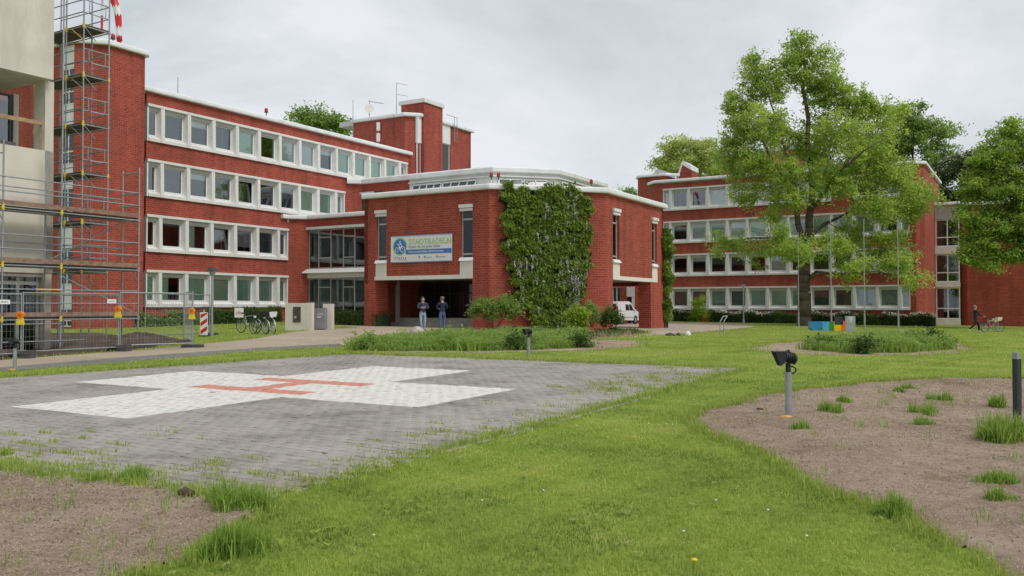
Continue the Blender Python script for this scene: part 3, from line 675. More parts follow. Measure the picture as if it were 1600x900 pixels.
def floors(parent, o, d, nrm, s0, s1, n0, n1, zs, name='interior'):
    b = MB()
    def P(s, n): q = o + d * s + nrm * n; return (q.x, q.y)
    for z in zs: b.poly([P(s0, n0), P(s1, n0), P(s1, n1), P(s0, n1)], z - .15, z + .15)
    b.poly([P(s0, n0 - .2), P(s1, n0 - .2), P(s1, n0), P(s0, n0)], zs[0], zs[-1])
    for k in range(int((s1 - s0) / 6) + 1):
        s = s0 + .1 + k * 6.15
        if s < s1: b.poly([P(s, n0), P(s + .12, n0), P(s + .12, n1), P(s, n1)], zs[0], zs[-1])
    return b.build(name, M['inside'], parent, recalc=True)
def hole_from_px(o, d, x0, y0, x1, y1, dist):       # rectangle on a wall from sight lines (x0,y0 top left)
    return hit(x0, (y0 + y1) / 2, o, d), hit(x1, (y0 + y1) / 2, o, d)
def glazing(parent, o, d, s0, s1, z0, z1, cols, rows_, back=.18, fm='greyframe', t=.07, gm='glass_clear'):
    # framed glazing set in an opening: cols and rows are fractions of inner bars; each pane is its own sub-part
    n = Vector((-d.y, d.x)); b = MB()
    def P(s, k): q = o + d * s + n * k; return (q.x, q.y)
    xs = [s0] + [s0 + (s1 - s0) * c for c in cols] + [s1]
    def bar(a, c, za, zb): b.poly([P(a, back), P(c, back), P(c, back + .09), P(a, back + .09)], za, zb)
    bar(s0, s0 + t, z0, z1); bar(s1 - t, s1, z0, z1)
    for x in xs[1:-1]: bar(x - t / 2, x + t / 2, z0 + t, z1 - t)
    bar(s0 + t, s1 - t, z0, z0 + t); bar(s0 + t, s1 - t, z1 - t, z1)
    panes = []
    for i, (a, c) in enumerate(zip(xs[:-1], xs[1:])):
        rr = rows_[i] if isinstance(rows_, dict) else rows_
        a2 = a + (t if i == 0 else t / 2); c2 = c - (t if i == len(xs) - 2 else t / 2); zz = [z0 + t] + [z0 + (z1 - z0) * r for r in rr] + [z1 - t]
        for r in zz[1:-1]: bar(a2, c2, r - t / 2, r + t / 2)
        for j, (za, zb) in enumerate(zip(zz[:-1], zz[1:])):
            panes.append((a2, c2, za + (t / 2 if j else 0), zb - (t / 2 if j < len(zz) - 2 else 0)))
    w = b.build('window', M[fm], parent)
    for a, c, za, zb in panes:
        m = MB(); m.face([(*P(a, back + .045), za), (*P(c, back + .045), za), (*P(c, back + .045), zb), (*P(a, back + .045), zb)]); m.build('pane', M[gm], w)
    return w
# ---- left office wing ---------------------------------------------------
OB = thing('office_building', 'long four storey red brick office wing with white window bands, partly behind scaffolding', 'office building', (BF(12, -6).x, BF(12, -6).y, .3))
def rz0(k): return 1.556 + ST * (3 - k)
LE = [26.88, 18.6, 12.3, 12.3]; ZC = 15.15
b = MB(); b.wall(BF(0, 0), BF(28.3, 0), -.3, ZC, [(0, LE[k], rz0(k), rz0(k) + WH) for k in range(4)])
b.wall(BF(28.3, 0), BF(28.3, -12), -.3, ZC); b.wall(BF(28.3, -12), BF(-5, -12), -.3, ZC)
b.build('brick_wall', M['brick'], OB)
b = MB().sweep([BF(-1.5, 0), BF(28.3, 0), BF(28.3, -12)], ZC, COPE); b.build('coping', M['coping'], OB)
q = [BF(-4, -.05), BF(28.2, -.05), BF(28.2, -12), BF(-4, -12)]; MB().poly([(p.x, p.y) for p in q], ZC - .1, ZC + .25).build('flat_roof', M['shutter'], OB)
floors(OB, F0, U, VV, .1, 28, -5, -.42, [rz0(3) - 1.0 + ST * k for k in range(4)] + [ZC - .3])
bars = ['pale', 'half', None]
def bl1(k): return wr.choice(['pale', 'pale', None, None, 'top', 'green']) if k < 9 else 'green'
row(OB, F0, U, RZU, 0, 12, 1.13, 2.052, rz0(0), bl1)
row(OB, F0, U, RZU, 0, 8, 1.1, 2.05, rz0(1), lambda k: 'green' if k > 6 else wr.choice([None, None, None, 'top', 'pale']))
row(OB, F0, U, RZU, 0, 5, 1.02, 2.052, rz0(2), lambda k: 'grey' if k == 4 else ('half' if k == 2 else None))
row(OB, F0, U, RZU, 0, 5, 1.02, 2.052, rz0(3), lambda k: 'half' if k == 1 else 'green')
# stair tower in front of the wing's near end
tp = [BF(-5.1, -11), BF(-5.1, .31), BF(-3.86, 1.55), BF(-1.32, 1.55), BF(-1.2, 1.4), BF(-1.2, -.2)]
TZ = 16.85
TV = tp[1] - tp[0]; TL = TV.length; TD = TV / TL
va = hit(95, 250, tp[0], TD); vb = TL - .03
b = MB(); b.wall(tp[0], tp[1], -.3, TZ, [(va, vb, .4, TZ - .02)])
for i in range(1, 5): b.wall(tp[i], tp[i + 1], -.3, TZ)
b.build('stair_tower_wall', M['brick'], OB, recalc=False)
MB().sweep(tp, TZ, COPE).build('stair_tower_coping', M['coping'], OB)
MB().poly([(p.x, p.y) for p in [BF(-5, -11), BF(-5, .3), BF(-3.8, 1.5), BF(-1.3, 1.5), BF(-1.3, -11)]], TZ - .2, TZ + .25).build('stair_tower_roof', M['shutter'], OB)
b = MB()
for k in range(5):
    z = TZ - 1.35 - ST * k
    q = [tp[0] + TD * va, tp[0] + TD * vb]; n = Vector((-TD.y, TD.x))
    b.poly([(p.x, p.y) for p in (q[0] + n * .05, q[1] + n * .05, q[1] + n * .16, q[0] + n * .16)], z, min(z + 1.33, TZ - .03))
each(b, 'stair_spandrel', M['coping'], OB)
for k in range(5):
    z1 = TZ - 1.36 - ST * k; z0 = max(z1 - ST + 1.36, .42)
    glazing(OB, tp[0], TD, va, vb, z0, z1, [.52], [.35], .06, 'pvc', .07, 'glass_dim')
q = [BF(-4.7, -6), BF(-4.7, .2), BF(-3.8, 1.1), BF(-1.5, 1.1), BF(-1.5, -6)]; b = MB()
for k in range(5): b.poly([(p.x, p.y) for p in q], .3 + ST * k - .1, .3 + ST * k + .1)
b.poly([(p.x, p.y) for p in (BF(-3.6, -6), BF(-3.6, 1), BF(-3.4, 1), BF(-3.4, -6))], 0, TZ - .3)
b.build('stair_interior', M['inside'], OB)
# rear tower
rt = [BF(26.95, -6.3), BF(26.95, -.29), BF(27.9, .66), BF(36.3, .66)]; RTZ = 18.65
pz0, pz1 = hit(662.5, 220, BF(0, .98), U), hit(691.5, 220, BF(0, .98), U)
wz0, wz1 = pz1, hit(703, 230, BF(0, .66), U)
b = MB(); b.wall(rt[0], rt[1], 10, RTZ); b.wall(rt[1], rt[2], 10, RTZ)
L3 = rt[3] - rt[2]
b.wall(rt[2], rt[3], 6, RTZ, [(pz0 - .55 - 27.9, pz0 - 27.9, 13.4, 17.5), (wz0 - 27.9, wz1 - 27.9, 6, 17.6)])
b.wall(rt[3], BF(36.3, -8), 6, RTZ)
b.build('rear_tower_wall', M['brick'], OB)
MB().sweep(rt + [BF(36.3, -8)], RTZ, COPE).build('rear_tower_coping', M['coping'], OB)
MB().poly([(p.x, p.y) for p in [BF(27, -8), BF(27, -.4), BF(28, .6), BF(36.2, .6), BF(36.2, -8)]], RTZ - .2, RTZ + .25).build('rear_tower_roof', M['shutter'], OB)
MB().poly([(p.x, p.y) for p in (BF(pz0, -1.6), BF(pz0, .98), BF(pz1, .98), BF(pz1, -1.6))][::-1], 6, 20.0).build('chimney', M['brick'], OB, recalc=True)
MB().poly([(p.x, p.y) for p in (BF(pz0 - .15, -1.8), BF(pz0 - .15, 1.13), BF(pz1 + .15, 1.13), BF(pz1 + .15, -1.8))][::-1], 20.0, 20.35).build('chimney_cap', M['white'], OB, recalc=True)
glazing(OB, BF(0, .66), U, pz0 - .53, pz0 - .02, 13.42, 16.3, [], [], .05, 'pvc'); MB().poly([(p.x, p.y) for p in (BF(pz0 - .55, .70), BF(pz0 - .55, .45), BF(pz0 - .01, .45), BF(pz0 - .01, .70))], 16.3, RTZ - .01).build('spandrel_panel', M['coping'], OB, recalc=True)
glazing(OB, BF(0, .66), U, wz0 + .02, wz1 - .02, 6.1, 16.9, [], [.3, .62], .06, 'pvc'); MB().poly([(p.x, p.y) for p in (BF(wz0 + .02, .71), BF(wz0 + .02, .45), BF(wz1, .45), BF(wz1, .71))], 16.9, RTZ - .01).build('spandrel_panel', M['coping'], OB, recalc=True)
MB().poly([(p.x, p.y) for p in (BF(28.3, -2.6), BF(28.3, -2.4), BF(36, -2.4), BF(36, -2.6))], 6, RTZ - .3).build('tower_interior', M['inside'], OB, recalc=True)
b = MB()
for z in (15.2, 16.6, 17.6): b.box(-.16, .16, -.16, .16, z, z + .75)
p = rt[0] + (rt[1] - rt[0]) * .48
for o in each(b, 'flue_sleeve', M['white'], OB, world=False): o.location = Vector((p.x + .15, p.y - .25, 0)) - org(OB)
MB().tube((p.x + .15, p.y - .25, 15), (p.x + .15, p.y - .25, 18.3), .07).build('flue_pipe', M['steel'], OB)
# connectors between wing and pavilion
CN = thing('link_building', 'red brick link block with tall grey framed glazing joining office wing and entrance pavilion', 'link building', (BF(14, 6).x, BF(14, 6).y, .3))
c0, c1, c2 = BF(12.25, .0), BF(13.31, 1.06), BF(13.31, 14.5)
g0, g1 = hit(481, 420, c1, VV), hit(574, 420, c1, VV)
b = MB(); b.wall(c0, c1, -.3, 8.14); b.wall(c1, c2, -.3, 8.14, [(g0, g1, .35, 3.72), (g0, g1, 4.42, 7.36)]); b.build('brick_wall', M['brick'], CN)
MB().sweep([BF(11.6, 0), BF(12.25, 0), c1, c2], 8.14, COPE).build('coping', M['coping'], CN)
MB().poly([(p.x, p.y) for p in (BF(12, -.2), BF(13.4, 1), BF(13.4, 14.4), BF(20, 14.4), BF(20, -.2))][::-1], 7.9, 8.4).build('flat_roof', M['shutter'], CN, recalc=True)
rws = {0: [], 1: [.27, .8], 2: [], 3: [.27, .8], 4: []}
glazing(CN, c1, VV, g0, g1, .37, 3.70, [.17, .38, .59, .78], rws, .1); glazing(CN, c1, VV, g0, g1, 4.44, 7.34, [.17, .38, .59, .78], rws, .1)
b = MB()
def strip(o, d, s0, s1, k0, k1, z0, z1):
    n = Vector((d.y, -d.x)); q = [o + d * s0 + n * k0, o + d * s0 + n * k1, o + d * s1 + n * k1, o + d * s1 + n * k0]; return [(p.x, p.y) for p in q]
b.poly(strip(c1, VV, g0 - .15, g1, -.2, .1, 0, 0), 7.36, 7.56); q = strip(c1, VV, g0 - .1, g1, -.25, .02, 0, 0); b.poly(q, 3.72, 4.10)
q0 = strip(c1, VV, g0 - .3, g1, -.25, .34, 0, 0); q1 = strip(c1, VV, g0 - .3, g1, -.25, .03, 0, 0); b.solid([(x, y, 4.10) for x, y in q0], [(x, y, 4.42) for x, y in q1])
each(b, 'concrete_ledge', M['white'], CN)
floors(CN, c1, VV, -U, .1, 13, -6, -.5, [.3, 3.9, 7.7])
# upper storey set back, with clerestory lantern over the hall
l0, l1, l2, l3, l4 = BF(18.9, 0), BF(19.78, .88), BF(19.78, 13.47), BF(23.3, 17.0), BF(31.7, 17.0); LZ = 11.65
lb = hit(640, 280, l1, VV); wa, wb = hit(557, 320, l1, VV), hit(567, 320, l1, VV)
b = MB(); b.wall(l0, l1, 8, LZ); b.wall(l1, l1 + VV * lb, 8, LZ, [(wa, wb + 2, rz0(1), rz0(1) + WH)]); b.build('upper_brick_wall', M['brick'], CN)
w = place_window(CN, 'full', l1 + VV * wa, rz0(1), RZV, .9, 'green')
b = MB(); b.wall(l1 + VV * lb, l2, 8, LZ); b.wall(l2, l3, 8, LZ); b.wall(l3, l4, 8, LZ); b.build('clerestory_wall', M['coping'], CN)
MB().sweep([l0, l1, l2, l3, l4, BF(31.7, 5)], LZ, [(0, -.06), (.25, -.06), (.29, .0), (.29, .28), (.2, .38), (0, .41), (-.35, .41), (-.35, .25), (0, .25)]).build('coping', M['coping'], CN)
MB().sweep([l1 + VV * lb, l2, l3, l4], 11.27, [(0, 0), (.22, 0), (.22, .07), (0, .16)]).build('drip_ledge', M['white'], CN)
MB().poly([(p.x, p.y) for p in (l0, l1, l2, l3, l4, BF(31.7, 0))][::-1], LZ, LZ + .3).build('flat_roof', M['shutter'], CN, recalc=True)
def skylight(o, d, s0, s1, n_):
    n = Vector((d.y, -d.x)); zt, zb, kt, kb = 11.12, 9.9, .06, .75; b = MB()
    def P(s, f, e=0): q = o + d * s + n * (kt + (kb - kt) * f + e); return Vector((q.x, q.y, zt + (zb - zt) * f))
    for i in range(n_ + 1): s = s0 + (s1 - s0) * i / n_; b.beam(P(s, 0), P(s, 1), .06, .08)
    b.beam(P(s0, 0), P(s1, 0), .12, .12); b.beam(P(s0, 1), P(s1, 1), .12, .12)
    w = b.build('skylight', M['coping'], CN)
    for i in range(n_):
        a, c = s0 + (s1 - s0) * i / n_ + .05, s0 + (s1 - s0) * (i + 1) / n_ - .05
        b = MB(); b.face([P(a, .95, -.02), P(c, .95, -.02), P(c, .05, -.02), P(a, .05, -.02)]); b.build('pane', M['skypane'], w)
M['skypane'] = pm('tinted_roof_glass', (.05, .065, .065), .08, .1, 2, spec=.6)
for x0, x1 in ((647, 691), (694, 745)): skylight(l1, VV, hit(x0, 285, l1, VV), hit(x1, 285, l1, VV), 4)
dB = (l3 - l2).normalized()
for x0, x1 in ((779, 815), (818, 854)): skylight(l2, dB, hit(x0, 285, l2, dB), hit(x1, 285, l2, dB), 2)
skylight(l3, U, hit(876, 288, l3, U), hit(906, 290, l3, U), 4)
# courtyard block behind, seen through the passage
b = MB(); cy0, cy1 = BF(34, 6), BF(34, 20.9); dw = hit(979.5, 460, cy0, VV), hit(991.5, 460, cy0, VV); ww = hit(956, 460, cy0, VV), hit(970, 460, cy0, VV)
b.wall(cy0, cy1, -.3, 6.5, [(dw[0], dw[1], 0.1, 2.45), (ww[0], ww[1], 1.0, 3.3)]); b.build('courtyard_wall', M['brick'], CN)
glazing(CN, cy0, VV, ww[0], ww[1], 1.0, 3.3, [.5], [], .1, 'pvc'); MB().poly(strip(cy0, VV, dw[0], dw[1], -.2, .05, 0, 0), 2.45, 3.3).build('door_head', M['white'], CN, recalc=True)
MB().poly(strip(cy0, VV, dw[0] - .1, dw[1] + .1, -.4, -.25, 0, 0), 0, 2.45).build('door', M['dark'], CN, recalc=True)
MB().poly(strip(cy0, VV, dw[1] - .25, dw[1], -.25, .02, 0, 0), .1, 2.45).build('door_frame', M['pvc'], CN, recalc=True)
MB().poly(strip(cy0, VV, ww[0] - 2, ww[1] + 2, -2.3, -2.2, 0, 0), 0, 4).build('interior', M['inside'], CN, recalc=True)
# ---- entrance pavilion ---------------------------------------------------
PV = thing('entrance_pavilion', 'two storey red brick entrance pavilion with chamfered corner, white coping and banner', 'pavilion', (BF(10, 20).x, BF(10, 20).y, .35))
a0, a1, a2, a3 = BF(5.73, 12.9), BF(5.73, 21.9), BF(10.58, 26.75), BF(19.9, 26.75); PZ_ = 8.14; BM = 3.22
hA = lambda x, y=400: hit(x, y, a0, VV); hC = lambda x, y=400: hit(x, y, a2, U)
oA = (hA(585.5, 480), hA(738.2, 480)); s1 = (hA(588), hA(603.6)); s2 = (hA(719.5), hA(738.2))
oC = (hC(957.5, 480), hC(1017, 480)); s3 = (hC(957.5), hC(967.5)); s4 = (hC(1018.7), hC(1026.3))
b = MB(); sl0, sl1 = 4.22, 7.22
b.wall(a0, a1, -.3, PZ_, [(oA[0], oA[1], -.3, BM), (s1[0], s1[1], sl0, sl1), (s2[0], s2[1], sl0, sl1)])
b.wall(a1, a2, -.3, PZ_); b.wall(a2, a3, -.3, PZ_, [(oC[0], oC[1], -.3, BM), (s3[0], s3[1], sl0, sl1), (s4[0], s4[1], sl0, sl1)])
b.wall(a3, BF(19.9, 12.9), 3.0, PZ_); b.wall(BF(19.9, 12.9), a0, 3.0, PZ_)
b.build('brick_wall', M['brick'], PV)
XY = lambda *ps: [(p.x, p.y) for p in ps]
b = MB(); n = -U
pA = a0 + VV * (oA[0] - .004); b.poly(XY(a0 + U * .3, pA + U * .3, pA + U * 1.3, a0 + U * 1.3), -.3, BM)                       # left pier
b.poly(XY(a1 - VV * (9.0 - oA[1] - .004) + U * .3, a1 + U * .3, a2 - VV * .3, a2 + U * (oC[0] - .004) - VV * .3, a2 + U * (oC[0] - .004) - VV * 1.2, BF(9, 20.5)), -.3, BM)
b.poly(XY(a2 + U * (oC[1] + .004) - VV * .85, a2 + U * (oC[1] + .004) - VV * .3, a3 - VV * .3, a3 - VV * .85)[::-1], -.3, BM)
each(b, 'brick_pier', M['brick'], PV)
core = MB(); core.poly(XY(BF(11.3, 12.9), BF(11.3, 21.0), BF(19.8, 21.0), BF(19.8, 12.9))[::-1], -.2, BM); core.build('core_wall', M['dark'], PV, recalc=True)  # core coloured near-black, the shade of the entrance recess painted in
MB().sweep([a0 - VV * .05, a1, a2, a3, BF(19.9, 12.9)], PZ_, COPE).build('coping', M['coping'], PV)
ft = XY(a0 + U * .1, a1 + U * .1, a2 - VV * .1, a3 - VV * .1, BF(19.8, 13))[::-1]
MB().poly(ft, PZ_ - .2, PZ_ + .25).build('flat_roof', M['shutter'], PV, recalc=True)
MB().poly(ft, BM + .02, BM + .35).build('soffit', M['concrete2'], PV, recalc=True)
MB().poly(XY(a0 + U * 3 + VV, a1 + U * 3, a2 - VV * 3, a3 - VV * 3, BF(19.8, 14))[::-1], BM + .35, PZ_ - .2).build('upper_interior', M['dark'], PV, recalc=True)
b = MB()
def uframe(o, d, sa, sb, x0, x1):
    for s in (sa, sb): b.poly(strip(o, d, s[0] - .02, s[1] + .02, -.42, .035, 0, 0), BM - .035, sl0 - .03)
    b.poly(strip(o, d, x0, x1, -.42, .03, 0, 0), BM - .04, BM + .19)
uframe(a0, VV, s1, s2, min(oA[0], s1[0]), s2[1]); uframe(a2, U, s3, s4, s3[0], s4[1]); each(b, 'concrete_beam', M['cream'], PV)
for o, d, s in ((a0, VV, s1), (a0, VV, s2), (a2, U, s3), (a2, U, s4)):
    glazing(PV, o, d, s[0], s[1], sl0, sl1, [], [.12, .78], .14, 'greyframe', .09, 'glass_dim')
    b = MB(); b.poly(strip(o, d, s[0] - .05, s[1] + .04, -.2, .14, 0, 0), sl1 - .02, sl1 + .17); b.poly(strip(o, d, s[0] - .02, s[1] + .01, -.2, .08, 0, 0), sl1 - .2, sl1 - .04)
    q0 = strip(o, d, s[0] - .05, s[1] + .05, -.2, .15, 0, 0); q1 = strip(o, d, s[0] - .04, s[1] + .04, -.2, .02, 0, 0); b.solid([(x, y, sl0 - .03) for x, y in q0], [(x, y, sl0 + .16) for x, y in q1]); each(b, 'lintel', M['white'], PV)
# entrance recess
eb = BF(10.9, 12.9); glazing(PV, eb, VV, .5, 8.0, .85, BM - .02, [.14, .3, .44, .58, .72, .86], [.68], 0, 'anthracite', .08, 'glass_dim')
b = MB(); b.poly(XY(BF(8.6, 13.0), BF(8.6, 21.2), BF(11.2, 21.2), BF(11.2, 13.0))[::-1], .0, .88); b.poly(XY(BF(8.2, 13.0), BF(8.2, 21.2), BF(8.6, 21.2), BF(8.6, 13.0))[::-1], .0, .60); each(b, 'entrance_step', M['concrete2'], PV)
p = a0 + U * 3.0; k = hit(621, 470, p, VV); q = p + VV * k; MB().tube((q.x, q.y, .3), (q.x, q.y, BM + .1), .17, n=14).build('column', M['concrete2'], PV)
MB().poly(XY(BF(6.2, 12.6), BF(11.3, 12.6), BF(11.3, 12.9), BF(6.2, 12.9)), .2, BM).build('recess_side_wall', M['brick'], PV, recalc=True)
k0, k1 = hit(627, 470, eb, VV), hit(645, 470, eb, VV)
MB().poly(strip(eb, VV, k0, k1, -.3, .04, 0, 0), 1.1, 2.7).build('notice_case', M['blind_grey'], PV, recalc=True)
# ---- right office wing ---------------------------------------------------
RP = Vector((16.14, 94.35))
def RB(t, n=0): return RP + VV * t - U * n
RO = thing('office_building', 'four storey red brick office wing with white window bands behind the big oak tree', 'office building', (RB(12, -6).x, RB(12, -6).y, .1))
def rz1(k): return 1.29 + ST * (3 - k)
RZC = 14.8; RL = 24.1
tl_, tr_ = hit(1023.5, 350, RP, VV), hit(1431, 400, RP, VV)
ch = 1.0
b = MB(); hs = [(-tl_, RL - tl_, rz1(k), rz1(k) + WH) for k in (1, 2, 3)] + [(-tl_, .8 + 2.045 * 8 - tl_, rz1(0), rz1(0) + WH), (.8 + 2.045 * 9 - tl_, RL - tl_, rz1(0), rz1(0) + WH)]
b.wall(RB(tl_), RB(tr_), -.8, RZC, hs); b.wall(RB(tl_ - ch, -ch), RB(tl_), -.8, RZC); b.wall(RB(tl_ - ch, -14), RB(tl_ - ch, -ch), -.8, RZC)
b.wall(RB(tr_), RB(tr_ + .7, -.7), -.8, RZC); b.wall(RB(tr_ + .7, -.7), RB(tr_ + .7, -16), -.8, RZC); b.build('brick_wall', M['brick'], RO)
MB().sweep([RB(tl_ - ch, -9), RB(tl_ - ch, -ch), RB(tl_), RB(tr_), RB(tr_ + .7, -.7), RB(tr_ + .7, -16)], RZC, COPE).build('coping', M['coping'], RO)
MB().poly(XY(RB(tl_ - ch, -1), RB(tl_), RB(tr_), RB(tr_ + .6, -.7), RB(tr_ + .6, -15), RB(tl_ - ch, -15)), RZC - .1, RZC + .25).build('flat_roof', M['shutter'], RO, recalc=True)
floors(RO, RP, VV, -U, .1, 24, -5, -.42, [rz1(3) - 1. + ST * k for k in range(4)] + [RZC - .3])
row(RO, RP, VV, RZV, 0, 11, .8, 2.045, rz1(0), lambda k: 'curtain' if k == 1 else wr.choice(['pale', 'top', 'pale', None]), skip=(8,))
row(RO, RP, VV, RZV, 0, 11, .8, 2.045, rz1(1), lambda k: None if k == 1 else wr.choice(['pale', 'pale', 'top', 'green']))
row(RO, RP, VV, RZV, 0, 11, .8, 2.045, rz1(2), lambda k: 'pale' if k == 6 else wr.choice([None, None, None, 'top', 'dark']))
row(RO, RP, VV, RZV, 0, 11, .8, 2.045, rz1(3), lambda k: 'green' if k in (5, 6, 7) else 'dark')
# roof storeys of the right wing
pt = [RB(4.5, -9.), RB(4.5, -6.6), RB(5.1, -6.), RB(14, -6.), RB(14, -12)]
b = MB()
for i in range(4): b.wall(pt[i], pt[i + 1], RZC, 18.2)
b.build('penthouse_wall', M['brick'], RO); MB().sweep(pt, 18.2, COPE).build('penthouse_coping', M['coping'], RO); MB().poly(XY(*pt, RB(4.5, -12)), 18.1, 18.45).build('penthouse_roof', M['shutter'], RO, recalc=True)
st = RB(0, -9); sa_, sb_, sc_ = hit(992.5, 290, st, VV), hit(1018, 290, st, VV), hit(1040, 290, st, VV)
tw = [RB(sa_, -14), RB(sa_, -9.8), RB(sa_ + .6, -9), RB(sc_, -9), RB(sc_ + 1.2, -10.2)]
b = MB()
for i in range(4): b.wall(tw[i], tw[i + 1], 0, 16.95 if i < 3 else 16.5, [(hit(1016, 290, st, VV) - sa_ - .6, hit(1025, 290, st, VV) - sa_ - .6, 8, 16.3)] if i == 2 else [])
b.build('stair_tower_wall', M['brick'], RO); MB().sweep(tw, 16.95, COPE).build('stair_tower_coping', M['coping'], RO)
glazing(RO, RB(0, -9), VV, hit(1016, 290, st, VV), hit(1025, 290, st, VV), 8, 16.3, [], [.25, .4, .62, .78], .08, 'pvc')
def rake(s0, s1, n0, z0, zm, z1, sm):
    b = MB(); P = lambda s, n, z: (RB(s, n).x, RB(s, n).y, z)
    out = [(s0, z0), (sm, zm), (s1, z1)]
    bot = [P(s0, n0, 14.5), P(s1, n0, 14.5)]
    b.face(bot + [P(s, n0, z) for s, z in out[::-1]]); b.face([P(s, n0 - 2.2, z) for s, z in out] + [P(s1, n0 - 2.2, 14.5), P(s0, n0 - 2.2, 14.5)])
    b.face([P(s1, n0, 14.5), P(s1, n0 - 2.2, 14.5), P(s1, n0 - 2.2, z1), P(s1, n0, z1)]); b.build('roof_upstand', M['brick'], RO)
    b = MB(); w_ = .2
    for (sA, zA), (sB, zB) in zip(out[:-1], out[1:]):
        b.solid([P(sA, n0 + w_, zA), P(sB, n0 + w_, zB), P(sB, n0 - 2.4, zB), P(sA, n0 - 2.4, zA)], [P(sA, n0 + w_, zA + .5), P(sB, n0 + w_, zB + .5), P(sB, n0 - 2.4, zB + .5), P(sA, n0 - 2.4, zA + .5)])
    each(b, 'raking_coping', M['coping'], RO)
st2 = RB(0, -10.4); f = lambda x: hit(x, 270, st2, VV)
rake(f(1056), f(1081), -10.4, 15.9, 18.3, 17.6, f(1067)); rake(f(1008), f(1046), -12.4, 17.0, 17.9, 17.1, f(1018))
# glazed stair link and annex
k0 = RB(tr_ + .7, -.7); sl_ = hit(1461, 420, k0, U); kp = k0 + U * sl_; kx = hit(1500.5, 420, kp, VV)
GL = thing('stair_link', 'glazed white framed stair link between the oak-side wing and the blank brick annex', 'stair link', (kp.x, kp.y, 0))
b = MB()
for (z0, z1) in ((7.7, 10.5), (4.1, 6.95), (.35, 3.55)): glazing(GL, kp, VV, .05, kx - .05, z0, z1, [.5], [.34], .1, 'pvc', .11)
for (z0, z1, k, mt) in ((10.52, 11.9, .0, 'blind_grey'), (6.97, 7.68, .06, 'white'), (3.57, 4.08, .06, 'white'), (-.9, .33, .05, 'white')): MB().poly(strip(kp, VV, .02, kx - .02, -.3, k, 0, 0), z0, z1).build('spandrel_panel', M[mt], GL, recalc=True)
MB().sweep([kp, kp + VV * kx], 11.9, COPE).build('coping', M['coping'], GL)
MB().poly(strip(kp, VV, 0, kx, -3.2, -3.0, 0, 0), -.5, 11.8).build('interior', M['dark'], GL, recalc=True)
AN = thing('annex', 'windowless red brick annex with white coping behind the maple tree', 'annex', ((kp + VV * 9).x, (kp + VV * 9).y, 0))
an = [kp + VV * kx + U * .6, kp + VV * (kx + .6), kp + VV * (kx + 17), kp + VV * (kx + 17) + U * 10]
b = MB()
for i in range(3): b.wall(an[i], an[i + 1], -1.5, 11.75)
b.build('brick_wall', M['brick'], AN); MB().sweep(an, 11.75, COPE).build('coping', M['coping'], AN)
MB().poly(XY(*an, an[0] + U * 10), 11.6, 12.0).build('flat_roof', M['shutter'], AN, recalc=True)
# ---- concrete building under renovation ------------------------------------
SCL = .92; Q0 = Vector((-17.9, 31.0)) * SCL
def zc(z): return CZ + (z - CZ) * SCL
def CB(t, k): return Q0 + U * t - VV * k
CO = thing('concrete_building', 'bare beige concrete building under renovation behind the low scaffold', 'concrete building', (CB(0, 3).x, CB(0, 3).y, 0))
te = hit(83, 330, CB(0, 1.3), U); tc0, tc1 = hit(70.5, 180, CB(0, 1.3), U), hit(84, 180, CB(0, 1.3), U); tb = hit(87, 60, CB(0, .9), U)
b = MB(); b.wall(CB(-9, 1.3), CB(te, 1.3), zc(2.85), zc(7.55)); b.wall(CB(te, 1.3), CB(te, 6), zc(2.85), zc(7.55)); b.build('parapet_wall', M['concrete'], CO)
b = MB(); b.poly(XY(CB(-9, 1.0), CB(tb, 1.0), CB(tb, 7), CB(-9, 7)), zc(10.25), zc(17)); b.build('upper_storey', M['concrete'], CO, recalc=True)
b = MB(); b.poly(XY(CB(tc0, 1.3), CB(tc1, 1.3), CB(tc1, 1.95), CB(tc0, 1.95)), zc(7.55), zc(10.25)); b.build('column', M['concrete'], CO, recalc=True)
b = MB(); b.poly(XY(CB(-9, 1.6), CB(te - .02, 1.6), CB(te - .02, 6), CB(-9, 6)), zc(6.6), zc(6.9)); b.build('balcony_slab', M['concrete2'], CO, recalc=True)
glazing(CO, CB(-9, 4.2), U, 2.0, 8.95 + hit(20, 180, CB(0, 4.2), U), zc(6.95), zc(10.2), [.45], [.3], 0, 'anthracite', .08, 'glass')
MB().poly(XY(CB(hit(20, 180, CB(0, 4.2), U), 4.15), CB(hit(28, 180, CB(0, 4.2), U), 4.15), CB(hit(28, 180, CB(0, 4.2), U), 4.6), CB(hit(20, 180, CB(0, 4.2), U), 4.6)), zc(6.9), zc(10.24)).build('inner_pier', M['concrete2'], CO, recalc=True)
MB().poly(XY(CB(-9, 5.4), CB(hit(27, 180, CB(0, 5.4), U), 5.4), CB(hit(27, 180, CB(0, 5.4), U), 5.6), CB(-9, 5.6)), zc(6.9), zc(10.2)).build('interior', M['dark'], CO, recalc=True)
b = MB(); b.beam((*CB(-9, 1.5), zc(8.62)), (*CB(tc0, 1.5), zc(8.62)), .06, .14); t9 = hit(66, 215, CB(0, 1.5), U); b.beam((*CB(t9, 1.5), zc(7.5)), (*CB(t9, 1.5), zc(8.55)), .16, .06); each(b, 'timber_rail', M['wood'], CO)
b = MB(); b.poly(XY(CB(-9, 2.6), CB(te - .6, 2.6), CB(te - .6, 3.4), CB(-9, 3.4)), zc(6.9), zc(7.95)); b.build('stored_sheeting', M['asphalt'], CO, recalc=True)
c0_ = CB(-9, 1.5); glazing(CO, c0_, U, .2, 9 + te - .35, -.1, zc(2.84), [.3, .55, 1 - .33 * (te - hit(21, 480, CB(0, 1.5), U)) / 3.2 - .02, .93], [.88], 0, 'greyframe', .12, 'glass_dim')
